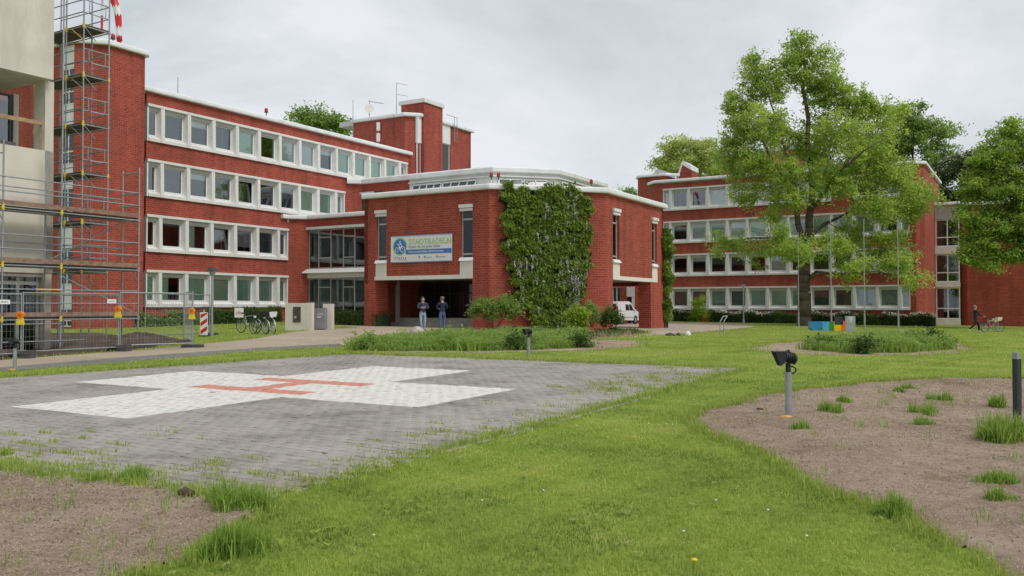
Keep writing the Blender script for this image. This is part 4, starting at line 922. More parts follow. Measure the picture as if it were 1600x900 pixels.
MB().poly(XY(CB(-9, 4), CB(te, 4), CB(te, 4.2), CB(-9, 4.2)), -.3, zc(2.85)).build('ground_floor_interior', M['dark'], CO, recalc=True)
MB().poly(XY(CB(te - .2, 1.85), CB(te - .05, 1.85), CB(te - .05, 3.99), CB(te - .2, 3.99)), -.3, zc(2.69)).build('ground_floor_interior', M['dark'], CO, recalc=True)
MB().poly(XY(CB(-9, 1.35), CB(te - .3, 1.35), CB(te - .3, 6), CB(-9, 6)), zc(2.70), zc(2.849)).build('lintel_slab', M['concrete2'], CO, recalc=True)
MB().poly(XY(CB(te - .32, 1.32), CB(te - .02, 1.32), CB(te - .02, 1.8), CB(te - .32, 1.8)), -.3, zc(2.849)).build('corner_post', M['concrete'], CO, recalc=True)
# ================================================================== SCAFFOLDS
def g3(x, y, o=0): return (x, y, float(tz(x, y)) + o)
LS = thing('low_scaffold', 'low steel scaffold with brown toe boards in front of the concrete building', 'scaffold', g3(*CB(2, .5)), group='scaffolds')
TS = thing('tall_scaffold', 'tall narrow steel scaffold tower with dark decks beside the brick stair tower', 'scaffold', g3(*(Vector((-16.6, 33.6)))), group='scaffolds')
def pole(root, xy, z0, z1, base=True, mat='galv'):
    MB().tube((xy.x, xy.y, z0), (xy.x, xy.y, z1), .03, n=8).build('standard', M[mat], root)
    if base: MB().box(xy.x - .09, xy.x + .09, xy.y - .09, xy.y + .09, z0 - .03, z0 + .012).build('base_plate', M['steel'], root)
def rail(root, a, b, z, name='guardrail', r=.022, mat='galv', z2=None): MB().tube((a.x, a.y, z), (b.x, b.y, z if z2 is None else z2), r, n=6).build(name, M[mat], root)
def coupler(root, xy, z, mat='yellow', h=.1): MB().tube((xy.x, xy.y, z - h), (xy.x, xy.y, z + h), .048, n=8).build('coupler', M[mat], root)
def planks(root, a, b, nrm, depth, z, n):
    d = (b - a); w = depth / n
    for i in range(n):
        m = MB(); o = a + nrm * (w * i + .01); e = b + nrm * (w * i + .01); f = nrm * (w - .02)
        m.poly([(p.x, p.y) for p in (o, e, e + f, o + f)], z - .06, z); m.build('plank', M['deck'], root, recalc=True)
hU = lambda x, k: hit(x, 420, CB(0, k), U)
t0, t1, t2 = hU(3.5, 0), hU(95.5, 0), hU(216.5, 0); tm = t0 - 2.8
zd = [zc(5.16), zc(3.14), zc(1.2)]
for t, k, z1 in ((tm, 0, zc(7.3)), (t0, 0, zc(7.45)), (t1, 0, 17.2), (t2, 0, zc(7.2)), (tm, .95, zc(7.3)), (t0, .95, zc(7.2)), (t1, .95, zc(7.5)), (t2, .95, zc(7.15))):
    p = CB(t, k); pole(LS, p, float(tz(p.x, p.y)) - .02, z1)
for ta, tb_ in ((tm, t0), (t0, t1), (t1, t2)):
    for i, z in enumerate(zd):
        planks(LS, CB(ta + .04, .06), CB(tb_ - .04, .06), -VV, .88, z, 3)
        a, b = CB(ta + .03, -.045), CB(tb_ - .03, -.045); m = MB(); m.poly([(p.x, p.y) for p in (a, b, b - VV * .03, a - VV * .03)], z + .01, z + .16); m.build('toe_board', M['toe'], LS, recalc=True)
        for h in (.5, 1.0): rail(LS, CB(ta, -.03), CB(tb_, -.03), z + h * SCL)
        rail(LS, CB(ta, 0), CB(tb_, 0), z - .09, 'ledger', .024); rail(LS, CB(ta, .95), CB(tb_, .95), z - .09, 'ledger', .024)
        for h in (.75,): rail(LS, CB(ta, .98), CB(tb_, .98), z + h)
for t in (t0, t1, t2):
    for z in zd:
        rail(LS, CB(t, 0), CB(t, .95), z - .1, 'transom', .024); coupler(LS, CB(t, 0), z - .06, 'yellow' if t != t2 else 'steel')
        p = CB(t, .12); q = CB(t, .8); MB().tube((CB(t, .02).x, CB(t, .02).y, z - .5), (CB(t, .35).x, CB(t, .35).y, z - .1), .016, n=5).build('bracket', M['steel'], LS)
for z in (zd[0], zd[1]):
    rail(LS, CB(t2, 0), CB(t2, .95), z + 1.0 * SCL); rail(LS, CB(t2, 0), CB(t2, .95), z + .5 * SCL)
rail(LS, CB(t2, 0), CB(t2, .95), zc(7.0), 'transom', .022); rail(LS, CB(t0, 0), CB(t0, .95), zc(7.0), 'transom', .022)
rail(LS, CB(t1, .0), CB(t2, .0), zd[2] + 1.4, 'brace', .02, 'galv', zd[2] + .05); rail(LS, CB(t1, .95), CB(t2, .95), zd[1] + .1, 'brace', .02, 'galv', zd[0] - .1)
rail(LS, CB(t0, -.03), CB(t1, -.03), .42, 'ledger', .02); rail(LS, CB(t1, -.03), CB(t2, -.03), .42, 'ledger', .02)
rail(LS, CB(t0, -.06), CB(t1, -.06), 1.0, 'ledger', .018); rail(LS, CB(t0 + 1.1, -.035), CB(t1, -.035), zc(1.2) + .92, 'guardrail', .026, 'yellow')
T0 = Vector((-17.5, 36.0)) * SCL
def TB(u, k): return T0 + U * u - VV * k
tw_, ks = 1.06, (0, 1.08, 3.1)
zt_ = [zc(z) for z in (13.15, 11.13, 9.12, 7.1, 5.1, 3.1)]
for u in (0, tw_):
    for k in ks: p = TB(u, k); pole(TS, p, float(tz(p.x, p.y)) - .02, zc(17.5))
for j, z in enumerate(zt_):
    planks(TS, TB(.03, 0), TB(.03, 3.1), U, tw_ - .06, z, 4)
    for k in ks: rail(TS, TB(0, k), TB(tw_, k), z - .09, 'transom', .026); coupler(TS, TB(0, k), z - .06); coupler(TS, TB(tw_, k), z - .06, 'yellow' if j % 2 else 'steel', .07)
    for u in (0, tw_):
        rail(TS, TB(u, 0), TB(u, 3.1), z - .09, 'ledger', .024)
        for h in (.5, 1.0): rail(TS, TB(u, 0), TB(u, 3.1), z + h * SCL)
    # end guard frame at the near side, with a hung steel loop
    for h in (.48, 1.0): rail(TS, TB(0, 0), TB(tw_, 0), z + h * SCL)
    m = MB(); pts = [(TB(.2, -.03), .95), (TB(.2, -.03), .5), (TB(.3, -.03), .42), (TB(tw_ - .25, -.03), .42), (TB(tw_ - .18, -.03), .5), (TB(tw_ - .18, -.03), .95)]
    m.pipe([(p.x, p.y, z + h) for p, h in pts], .016, 6); m.build('guard_loop', M['galv'], TS)
    MB().tube((TB(0, .02).x, TB(0, .02).y, z - .6), (TB(.0, .75).x, TB(.0, .75).y, z - .1), .02, n=6).build('bracket', M['yellow' if j in (0,) else 'galv'], TS)
    MB().tube((TB(.02, 0).x, TB(.02, 0).y, z - .1), (TB(.5, 0).x, TB(.5, 0).y, z - .55), .018, n=6).build('brace', M['galv'], TS)
# ================================================================== SITE FENCE
def fence_panel(p0, p1, label, h=1.88):
    p0, p1 = Vector(p0), Vector(p1); d = p1 - p0; L_ = d.length; z0 = float(tz(*p0)) + .10
    t = thing('site_fence', label, 'site fence', (p0.x, p0.y, z0), math.atan2(d.y, d.x), 'mobile site fence bays')
    for x in (.03, L_ - .03): MB().tube((x, 0, -.06), (x, 0, h), .021, n=8).build('post', M['galv'], t, False)
    for z in (.1, h - .03): MB().tube((.03, 0, z), (L_ - .03, 0, z), .02, n=8).build('rail', M['galv'], t, False)
    b = MB(); n = int(L_ / .12)
    for i in range(1, n): b.box(i * L_ / n - .0016, i * L_ / n + .0016, -.0016, .0016, .1, h - .03)
    for k in range(1, 8): z = .1 + (h - .13) * k / 8; b.box(.03, L_ - .03, .002, .0075, z - .0018, z + .0018)
    tag(b.build('wire_mesh', M['galv'], t, False), kind='stuff')
    return t, L_, h
def sign_on(t, x, z, w=.34, h=.13):
    o = MB().box(x, x + w, -.035, -.025, z, z + h).build('sign_plate', M['whitep'], t, False)
    b = MB(); xx = x + .05
    for i in range(5): ww = (.03, .045, .025, .04, .03)[i]; b.box(xx, xx + ww, -.0375, -.0352, z + .045, z + .085); xx += ww + .012
    tag(b.build('print', M['steel'], o, False), kind='stuff')
fA, fB, fC = G(34, 560)[:2], G(186, 549)[:2], G(301, 543)[:2]; fD, fE, fFq = G(287, 535)[:2], G(328, 524)[:2], G(226, 531)[:2]
fZ = (fA[0] - (fB[0] - fA[0]) * .75, fA[1] - (fB[1] - fA[1]) * .75)
t, l, h = fence_panel(fZ, fA, 'site fence panel cut off by the frame edge in front of the glass shopfront'); sign_on(t, l - .75, h - .33)
t, l, h = fence_panel(fA, fB, 'site fence panel with two orange lamps at its posts before the dug earth'); sign_on(t, l - .5, h - .33)
fence_panel(fB, fC, 'site fence panel between scaffold end and the lawn corner, orange lamp at its end')
fence_panel(fFq, fE, 'site fence panel standing further back on the lawn before the green blinds')
fence_panel(fD, fC, 'short site fence panel turned towards the office wing')
def block(xy, rz, label, n=1, rr=(.38, .13)):
    t = thing('ballast_block', label, 'fence foot', g3(*xy), rz, 'recycled plastic fence feet')
    for i in range(n):
        b = MB(); x, y = rr; z = i * .115
        b.solid([(-x, -y, z), (x, -y, z), (x, y, z), (-x, y, z)], [(-x + .02, -y + .02, z + .11), (x - .02, -y + .02, z + .11), (x - .02, y - .02, z + .11), (-x + .02, y - .02, z + .11)]); o = b.build('block', M['foot'], t, False); o.rotation_euler = (0, 0, i * .5)
    b = MB(); b.box(-.03, .03, -.135, .135, n * .115 - .01, n * .115 + .012); b.build('clamp_strip', M['steel'], t, False)
aF = math.atan2(fB[1] - fA[1], fB[0] - fA[0])
block(fA, -.2, 'stacked black fence foot under the fence joint by the shopfront', 2); block(fB, -.25, 'stacked black fence foot with loose block at the joint before the dug earth', 2)
block(fC, 0, 'black fence foot on the sandy path edge below the end lamp'); block(fD, 0, 'black fence foot standing on grass behind the path'); block(fE, .4, 'black fence foot beside the red and white beacon')
block((fB[0] + .1, fB[1] + 1.9), .5, 'single black fence foot lying loose behind the fence')
def lamp(xy, z, label):
    t = thing('warning_lamp', label, 'warning lamp', (xy[0], xy[1] - .05, z), .0, 'orange site warning lamps')
    b = MB(); b.solid([(-.11, -.1, 0), (.11, -.1, 0), (.11, 0, 0), (-.11, 0, 0)], [(-.075, -.085, .2), (.075, -.085, .2), (.075, -.015, .2), (-.075, -.015, .2)]); b.build('battery_case', M['yellow'], t, False)
    b = MB(); b.tube((0, -.10, .29), (0, 0, .29), .105, .105, 16); b.build('lens', M['orange'], t, False)
    b = MB(); b.tube((0, -.112, .29), (0, -.09, .29), .055, .07, 14); b.build('lens_core', pmo, t, False)
    MB().box(-.02, .02, -.01, .06, .1, .14).build('hook', M['steel'], t, False)
pmo = pm('deep_orange_lens', (.60, .13, .01), .2, .05)
lamp(fA, float(tz(*fA)) + 1.0, 'orange warning lamp hung on the fence joint by the shopfront'); lamp(fB, float(tz(*fB)) + 1.12, 'orange warning lamp hung on the fence joint before the dug earth'); lamp(fC, float(tz(*fC)) + 1.0, 'orange warning lamp hung on the fence end by the path')
x, y, z = G(318.5, 526); t = thing('guide_beacon', 'red and white striped guide beacon plate standing on the lawn', 'beacon', (x, y, z))
MB().box(-.17, .17, -.012, .012, .06, 1.1).build('plate', M['whitep'], t, False); MB().poly([(-.2, -.1), (.2, -.1), (.2, .3), (-.2, .3)], 0, .07).build('foot', M['foot'], t, False)
for k in range(3):
    zz = .1 + .36 * k; b = MB(); b.face([(-.145, -.016, max(zz, .1)), (-.145, -.016, zz), (.145, -.016, zz + .2), (.145, -.016, min(zz + .38, 1.08)), (-.145, -.016, zz + .18)]); b.build('stripe', M['red'], t, False)
MB().tube((0, 0, 1.1), (0, 0, 1.2), .02).build('peg', M['whitep'], t, False)
# dug earth
def mound(name, c, rx, ry, h, mat, label, cat, rz=0, n=36):
    V, Fc = [], []
    for i in range(n + 1):
        for j in range(n + 1):
            u, v = i / n * 2 - 1, j / n * 2 - 1; r2 = u * u + v * v
            e = max(0, 1 - r2) ** .8 * h * (1 + .35 * math.sin(u * 7 + 2 * math.sin(v * 5)) * math.cos(v * 6)) + random.uniform(-.03, .03) * (r2 < .9) - .05
            x = c[0] + u * rx * math.cos(rz) - v * ry * math.sin(rz); y = c[1] + u * rx * math.sin(rz) + v * ry * math.cos(rz); V.append((x, y, float(tz(x, y)) + e))
    for i in range(n):
        for j in range(n): a = i * (n + 1) + j; Fc.append((a, a + n + 1, a + n + 2, a + 1))
    o = link(name, np_mesh(name, V, Fc, M[mat], smooth=True)); return tag(o, label, cat, kind='stuff')
mound('earth_heap', CB(4.6, -.1), 2.9, .9, .42, 'dirt', 'heap of dark dug earth behind the site fence', 'earth', GA and (PI / 2 - GA))
mound('earth_heap', CB(-1.0, -.3), 3.0, .5, .16, 'dirt', 'strip of dark dug earth at the scaffold feet', 'earth', PI / 2 - GA)
# ================================================================== STREET FURNITURE
def street_lamp(xy, h, label):
    t = thing('street_lamp', label, 'street lamp', g3(*xy), 0, 'mushroom head path lamps')
    MB().tube((0, 0, 0), (0, 0, .5), .075, .075, 10).tube((0, 0, .5), (0, 0, h - .35), .05, .042, 10).build('pole', M['steel'], t, False)
    MB().tube((0, 0, h - .35), (0, 0, h - .12), .09, .17, 12).build('glass_bowl', M['blind_grey'], t, False); MB().tube((0, 0, h - .12), (0, 0, h), .30, .17, 14).build('hood', M['anthracite'], t, False)
    return t
street_lamp(G(331, 525)[:2], 3.1, 'path lamp with dark hood standing on the lawn before green blinds')
street_lamp(G(1162, 508.5)[:2], 3.5, 'path lamp with dark hood before the ground floor windows near the oak'); street_lamp(G(1524, 508)[:2], 3.7, 'path lamp with dark hood before the windowless annex wall')
def floodlight(px, py, hpx, rz, label, sandy):
    x, y, z = G(px, py); s = y / F; h = hpx * s; t = thing('floodlight', label, 'floodlight', (x, y, z), rz, 'black ground floodlights on steel posts')
    MB().tube((0, 0, -.05), (0, 0, h * .72), .045, .045, 12).build('post', M['galv'], t, False); MB().tube((0, 0, h * .66), (0, 0, h * .86), .036, .036, 12).build('bracket', M['black'], t, False)
    k = h / 1.3; zc_ = h * .93
    b = MB(); b.tube((.17 * k, 0, zc_), (-.06 * k, 0, zc_ + .04 * k), .085 * k, .115 * k, 14); b.build('lamp_body', M['black'], t, False)
    for i in range(4): MB().tube((.13 * k - .045 * k * i, 0, zc_ + .006 * i), (.118 * k - .045 * k * i, 0, zc_ + .006 * i), .125 * k, .125 * k, 14).build('cooling_fin', M['black'], t, False)
    w0, w1 = .10 * k, .19 * k; xa, xb, za = -.07 * k, -.30 * k, zc_ + .045 * k
    fl = [[(xa, -w0, za + w0), (xa, w0, za + w0), (xb, w1, za + .10 * k), (xb, -w1, za + .10 * k)], [(xa, -w0, za - w0), (xa, -w0, za + w0), (xb, -w1, za + .10 * k), (xb * .62, -w1 * .8, za - w1 * .95)], [(xa, w0, za + w0), (xa, w0, za - w0), (xb * .62, w1 * .8, za - w1 * .95), (xb, w1, za + .10 * k)], [(xa, w0, za - w0), (xa, -w0, za - w0), (xb * .62, -w1 * .8, za - w1 * .95), (xb * .62, w1 * .8, za - w1 * .95)]]
    for q in fl:
        q = [Vector(p) for p in q]; nn = (q[1] - q[0]).cross(q[2] - q[0]).normalized() * .006
        b = MB(); b.solid([p - nn for p in q], [p + nn for p in q]); b.build('barn_door', M['black'], t, False, recalc=True)
    b = MB(); b.pipe([(.06 * k + .10 * k * math.sin(a), .0, h * .70 + .14 * k * (1 - math.cos(a)) * .5) for a in np.linspace(0, PI, 9)], .011, 6); b.build('cable', M['black'], t, False)
    MB().tube((-.05 * k, -.015, zc_ + .11 * k), (.03 * k, -.015, zc_ + .15 * k), .05 * k, .05 * k, 10).build('tilt_lock', M['black'], t, False)
    if sandy:
        b = MB(); b.ball((-.05, -.06, 0), .11, .07, .035, 10, 5); o = b.build('sandy_heap', M['heap'], None, False, smooth=True); o.location = (x, y, z + .015); tag(o, 'small heap of orange sand at the foot of %s' % sandy, 'sand heap')
    return t
M['heap'] = pm('orange_sand', (.60, .36, .14), .95, .15, 20, bump=.5)
floodlight(1232, 653, 99, -.05, 'black floodlight with barn doors on grey post in the soil bed', 'the near floodlight post'); floodlight(826, 557, 41, .35, 'small black floodlight on grey post at the far paving edge', None)
floodlight(23, 579, 48, .5, 'black floodlight on grey post at the path edge near the site fence', 'the floodlight by the path')
x, y, z = G(1590, 678); t = thing('bollard', 'dark square bollard with light grey cap in a grass clump', 'bollard', (x, y, z), .35)
hb = 123 * y / F; MB().box(-.035, .035, -.035, .035, .18, hb - .03).build('post', M['anthracite'], t, False); MB().box(-.025, .025, -.025, .025, -.05, .19).build('stem', M['black'], t, False)
MB().solid([(-.037, -.037, hb - .05), (.037, -.037, hb - .05), (.037, .037, hb - .05), (-.037, .037, hb - .05)], [(-.037, -.037, hb + .03), (.0, -.037, hb + .03), (.0, .037, hb + .03), (-.037, .037, hb + .03)]).build('cap', M['steel'], t, False); MB().tube((0, -.04, .22), (0, -.034, .22), .012).build('bolt', M['galv'], t, False)
# bicycle parking sign
x, y, z = G(373.5, 514); t = thing('parking_sign', 'small white sign with red bicycle symbol on a thin post', 'sign', (x, y, z)); sc = y / F
MB().tube((0, 0, 0), (0, .012, 33 * sc), .022, n=8).build('post', M['galv'], t, False); MB().box(-7 * sc, 7 * sc, -.03, -.015, 18 * sc, 33 * sc).build('plate', M['whitep'], t, False)
b = MB(); c = 25 * sc
for dx in (-.1, .1): b.torus((dx, -.034, c - .04), (0, 1, 0), .07, .008, 16, 4)
for p, q in (((-.1, c - .04), (-.04, c + .06)), ((-.04, c + .06), (.06, c + .06)), ((.06, c + .06), (.1, c - .04)), ((-.04, c + .06), (0, c - .04)), ((0, c - .04), (.06, c + .06)), ((.06, c + .06), (.05, c + .1)), ((-.07, c + .1), (-.02, c + .1)), ((-.04, c + .06), (-.045, c + .1))): b.tube((p[0], -.034, p[1]), (q[0], -.034, q[1]), .008, n=5)
tag(b.build('bicycle_symbol', M['red'], t, False), kind='stuff')
x, y, z = G(1049, 503.5); t = thing('path_sign', 'tall thin post with a small white sign beside the climber column', 'sign', (x, y, z)); sc = y / F
MB().tube((0, 0, 0), (0, 0, 49 * sc), .025, n=8).build('post', M['galv'], t, False); MB().box(-3.2 * sc, 3.2 * sc, -.04, -.027, 43 * sc, 49 * sc).build('plate', M['whitep'], t, False); MB().box(-1.5 * sc, 1.5 * sc, -.044, -.0405, 45 * sc, 47 * sc).build('symbol', M['steel'], t, False)
# info stand
x, y, z = G(1128, 525); t = thing('info_stand', 'empty two legged metal stand with slanted frame at the path', 'stand', (x, y, z), .25); s = y / F
for px_ in (-3.2, 3.2):
    MB().tube((px_ * s, 0, 0), (px_ * s, 0, 22 * s), .022, n=8).build('leg', M['steel'], t, False); MB().tube((px_ * s, 0, 22 * s), (px_ * s + 10 * s, .25, 31 * s), .02, n=8).build('arm', M['steel'], t, False)
MB().tube((7 * s - .02, .25, 31 * s), (14 * s, .25, 31 * s), .02, n=8).build('crossbar', M['steel'], t, False)
# stones by the path
for px, py, w, h, lab, m_ in ((1075, 524.5, 9, 7, 'whitish stone at the lawn edge beside the path', 'white'), (1047, 525, 15, 5, 'low dark mossy stone at the lawn edge', 'foot'), (1060, 525, 8, 5, 'small dark stone between mossy and whitish stones', 'foot'), (652, 524, 25, 14, 'rounded pale boulder in front of the two standing people', 'sandst')):
    x, y, z = G(px, py); s = y / F; b = MB(); b.ball((0, 0, h * s * .25), w * s / 2, w * s * .4, h * s * .75, 14, 9); o = b.build('boulder', M[m_], None, False, smooth=True); o.location = (x, y, z)
    for v in o.data.vertices: v.co *= 1 + random.uniform(-.06, .06)
    tag(o, lab, 'stone')
# concrete memorial slabs with plaque, grey cabinet
x, y, z = G(466, 516.5); s = y / F
t = thing('concrete_slab_wall', 'weathered beige concrete slab with a bronze plaque beside the bicycles', 'wall', (x, y, z), RZV * .35); 
MB().box(-22 * s, 13 * s, 0, .35, -.1, 43 * s).build('slab', M['concrete'], t, False); MB().box(13 * s + .006, 22 * s, 0.003, .35, -.1, 43.4 * s).build('slab', M['concrete'], t, False)
o = MB().box(-8.5 * s, 4 * s, -.03, 0, 13 * s, 37 * s).build('plaque', M['bronze'] if 'bronze' in M else pm('dark_bronze', (.12, .09, .07), .35, .3, 6, metal=.4), t, False); MB().box(-6 * s, -3 * s, -.034, -.0302, 19 * s, 23 * s).build('label', M['blind_grey'], o, False)
x2, y2, z2 = G(498.5, 515.5); t = thing('grey_cabinet', 'grey metal cabinet door between two beige concrete slabs', 'cabinet', (x2, y2 + .1, z2), RZV * .35)
MB().box(-9 * s, 9 * s, 0, .3, 1 * s, 35 * s).build('body', M['steelbox'] if 'steelbox' in M else pm('grey_blue_metal', (.23, .24, .255), .45, .08, 3), t, False); o = MB().box(-8 * s, 8 * s, -.02, 0, 2 * s, 34 * s).build('door', pm('grey_cabinet_door', (.26, .27, .285), .45, .08, 3), t, False)
b = MB()
for zz, ww in ((24.5, 5), (20.5, 3.8), (19.5, 3.0)): b.box(-4 * s, (-4 + 2 * ww) * s, -.023, -.0202, zz * s, (zz + .9) * s)
tag(b.build('print', M['whitep'], o, False), kind='stuff')
x3, y3, z3 = G(511, 515); t = thing('concrete_slab_wall', 'narrow beige concrete slab at the far end of the grey cabinet', 'wall', (x3, y3 + .05, z3), RZV * .35); MB().box(-7.5 * s, 7.5 * s, 0, .35, -.1, 41 * s).build('slab', M['concrete'], t, False)
# flagpoles
for px, py, lab in ((1248, 511, 'white flagpole directly beside the oak trunk'), (1299, 516, 'white flagpole behind the coloured letter blocks'), (1351, 517, 'white flagpole at the edge of the shrub bed, next to the grey panel'), (1404, 518, 'white flagpole before the last ground floor windows of the wing')):
    x, y, z = G(px, py); t = thing('flagpole', lab, 'flagpole', (x, y, z), 0, 'flagpoles along the shrub bed')
    MB().tube((0, 0, 0), (0, 0, 1.1), .055, .055, 10).build('sleeve', M['galv'], t, False); MB().tube((0, 0, 1.1), (0, 0, 7.2), .034, .026, 10).build('pole', M['galv'], t, False); MB().ball((0, 0, 7.25), .05).build('finial', M['galv'], t, False)
# coloured letter blocks: thick upright letters seen almost edge on
x, y, z = G(1297, 517); s = y / F; ang = -.12
cols = [('blue', (.03, .24, .50)), ('light blue', (.10, .42, .72)), ('green', (.05, .26, .06)), ('yellow', (.85, .56, .01)), ('orange', (.80, .17, .01))]
shapes = [[(-1, .25), (-.4, 0), (1, 0), (1, 1), (-1, 1)], [(-1, 0), (1, 0), (1, 1), (.2, 1), (.2, .8), (-.1, .8), (-.1, 1), (-1, 1)], [(-1, 0), (1, 0), (1, 1), (-1, 1)], [(-1, 0), (1, 0), (1, 1), (-.6, 1), (-1, .9)], [(-1, 0), (1, 0), (1, 1), (.3, 1), (.3, .85), (-.2, .85), (-.2, 1), (-1, 1)]]
px0 = [-22.5, -8.5, -.5, 9, 20]; wd = [9.5, 5.5, 5.0, 6.0, 6.8]; dz = [14.5, 14.5, 14.5, 14.5, 15.5]
for (nm, c), sh, p0, w, h in zip(cols, shapes, px0, wd, dz):
    t = thing('letter_block', 'thick %s letter block in the colourful row under the oak' % nm, 'letter sculpture', (x + p0 * s, y, z), ang, 'colourful letter blocks')
    mt = pm(nm.replace(' ', '_') + '_lacquer', c, .35, .05, 4); n_ = len(sh); b = MB()
    pts = [(a * w * s, k * h * s) for a, k in sh]
    b.face([(a, -.25, k) for a, k in pts]); b.face([(a, .45, k) for a, k in pts[::-1]])
    for i in range(n_): (a, k), (c_, d_) = pts[i], pts[(i + 1) % n_]; b.face([(a, .45, k), (a, -.25, k), (c_, -.25, d_), (c_, .45, d_)][::-1])
    b.build('letter_body', mt, t, False, recalc=True)
x, y, z = G(1334, 519); s = y / F; t = thing('information_board', 'grey information board with a pale triangle behind the letter blocks', 'board', (x, y + .5, z), .1)
MB().box(-8.5 * s, 8 * s, 0, .06, 0, 25 * s).build('panel_board', M['steel'], t, False); b = MB(); b.face([(-4 * s, -.004, 24 * s), (.5 * s, -.004, 14 * s), (5 * s, -.004, 24 * s)]); b.build('triangle', M['shutter'], t, False); MB().box(-22 * s, -8.6 * s, .3, .36, 11 * s, 24 * s).build('panel_board', M['anthracite'], t, False)
# ================================================================== BANNER
VB = (a0, VV)
def text_mesh(txt, size, mat, parent, xf, name='lettering', bold=0):
    c = bpy.data.curves.new(name, 'FONT'); c.body = txt; c.size = size; c.extrude = .004; c.offset = bold
    o = bpy.data.objects.new(name, c); COL.objects.link(o); dg = bpy.context.evaluated_depsgraph_get(); dg.update()
    me = bpy.data.meshes.new_from_object(o.evaluated_get(dg)); COL.objects.unlink(o); bpy.data.objects.remove(o); me.materials.clear(); me.materials.append(mat)
    n = link(name, me, parent); n.matrix_local = xf; return tag(n, kind='stuff')
b0, b1 = hA(612, 390), hA(707.5, 390)
def zA(px, py): k = hA(px, py); p = a0 + VV * k; a, b_, c = ray(px, py); return CZ + c / b_ * p.y
bz0, bz1 = (zA(612, 411) + zA(707, 408)) / 2, (zA(612, 370) + zA(707, 364)) / 2; bw, bh = b1 - b0, bz1 - bz0
p = a0 + VV * b0 - U * .07
BN = thing('banner', 'white banner reading STADTRADELN with blue cycling emblem on the pavilion wall', 'banner', (p.x, p.y, bz0), RZV)
MB().box(0, bw, -.012, .012, 0, bh).build('sheet', pm('banner_vinyl', (.76, .77, .77), .5, .03, 3), BN, False)
blue = pm('banner_blue', (.06, .20, .52), .5, .03); grn = pm('banner_green', (.42, .62, .22), .5, .03); pale = pm('banner_pale_blue', (.30, .35, .58), .5, .03); gry = pm('banner_grey', (.30, .31, .33), .5, .03)
MB().box(.0, bw, -.016, -.0125, bh - .06, bh).build('edge_band', pale, BN, False); MB().box(.0, bw, -.016, -.0125, 0, .05).build('edge_band', pale, BN, False)
MB().box(bw * .25, bw * .995, -.016, -.0125, bh * .30, bh * .47).build('blue_band', blue, BN, False)
cx, cz, rr_ = bw * .155, bh * .60, bh * .285
MB().tube((cx, -.0125, cz), (cx, -.018, cz), rr_ * 1.18, rr_ * 1.18, 32).build('emblem_ring', grn, BN, False); MB().tube((cx, -.0185, cz), (cx, -.024, cz), rr_, rr_, 32).build('emblem_disc', blue, BN, False)
b = MB(); k = rr_
b.torus((cx + .42 * k, -.027, cz - .36 * k), (0, 1, 0), .36 * k, .035 * k, 22, 4); b.torus((cx - .42 * k, -.027, cz - .42 * k), (0, 1, 0), .30 * k, .03 * k, 20, 4)
for q in ([(-.42, -.42), (-.1, -.1), (.3, -.02), (.42, -.36)], [(-.1, -.1), (.05, -.42), (.3, -.02)], [(.05, -.42), (-.02, -.05), (-.2, .22), (.1, .38), (.3, .1)], [(-.2, .22), (-.42, .3)]): b.pipe([(cx + x * k, -.027, cz + z * k) for x, z in q], .05 * k, 5)
b.ball((cx + .02 * k, -.027, cz + .62 * k), .12 * k, .01, .12 * k); tag(b.build('cyclist_emblem', M['whitep'], BN, False), kind='stuff')
def TX(x, z, sx=1): return Matrix.Translation((x, -.02, z)) @ Matrix.Rotation(PI / 2, 4, 'X') @ Matrix.Scale(sx, 4, (1, 0, 0))
text_mesh('STADTRADELN', bh * .28, grn, BN, TX(bw * .30, bh * .66, 1.0), bold=.006); text_mesh('Radeln für ein gutes Klima', bh * .135, gry, BN, TX(bw * .30, bh * .53, 1.0))
text_mesh('www.stadtradeln.de/kommune', bh * .12, M['whitep'], BN, TX(bw * .30, bh * .35, 1.05))
b = MB()
for x, w in ((.46, .03), (.55, .03), (.59, .09), (.75, .03), (.79, .1)): b.box(bw * x, bw * (x + w), -.016, -.0125, bh * .15, bh * (.22 if w < .05 else .18))
tag(b.build('sponsor_mark', gry, BN, False), kind='stuff')
o = MB().box(bw * .04, bw * .28, -.024, -.0185, bh * .16, bh * .29).build('ticket', M['whitep'], BN, False); o.rotation_euler = (0, .10, 0); b = MB()
for i in range(6): b.box(bw * (.06 + .035 * i), bw * (.06 + .035 * i + .022), -.027, -.0242, bh * .20, bh * (.26 if i % 2 else .25))
tag(b.build('print', gry, o, False), kind='stuff'); MB().box(bw * .04, bw * .28, -.026, -.0242, bh * .165, bh * .175).build('red_line', M['red'], o, False)
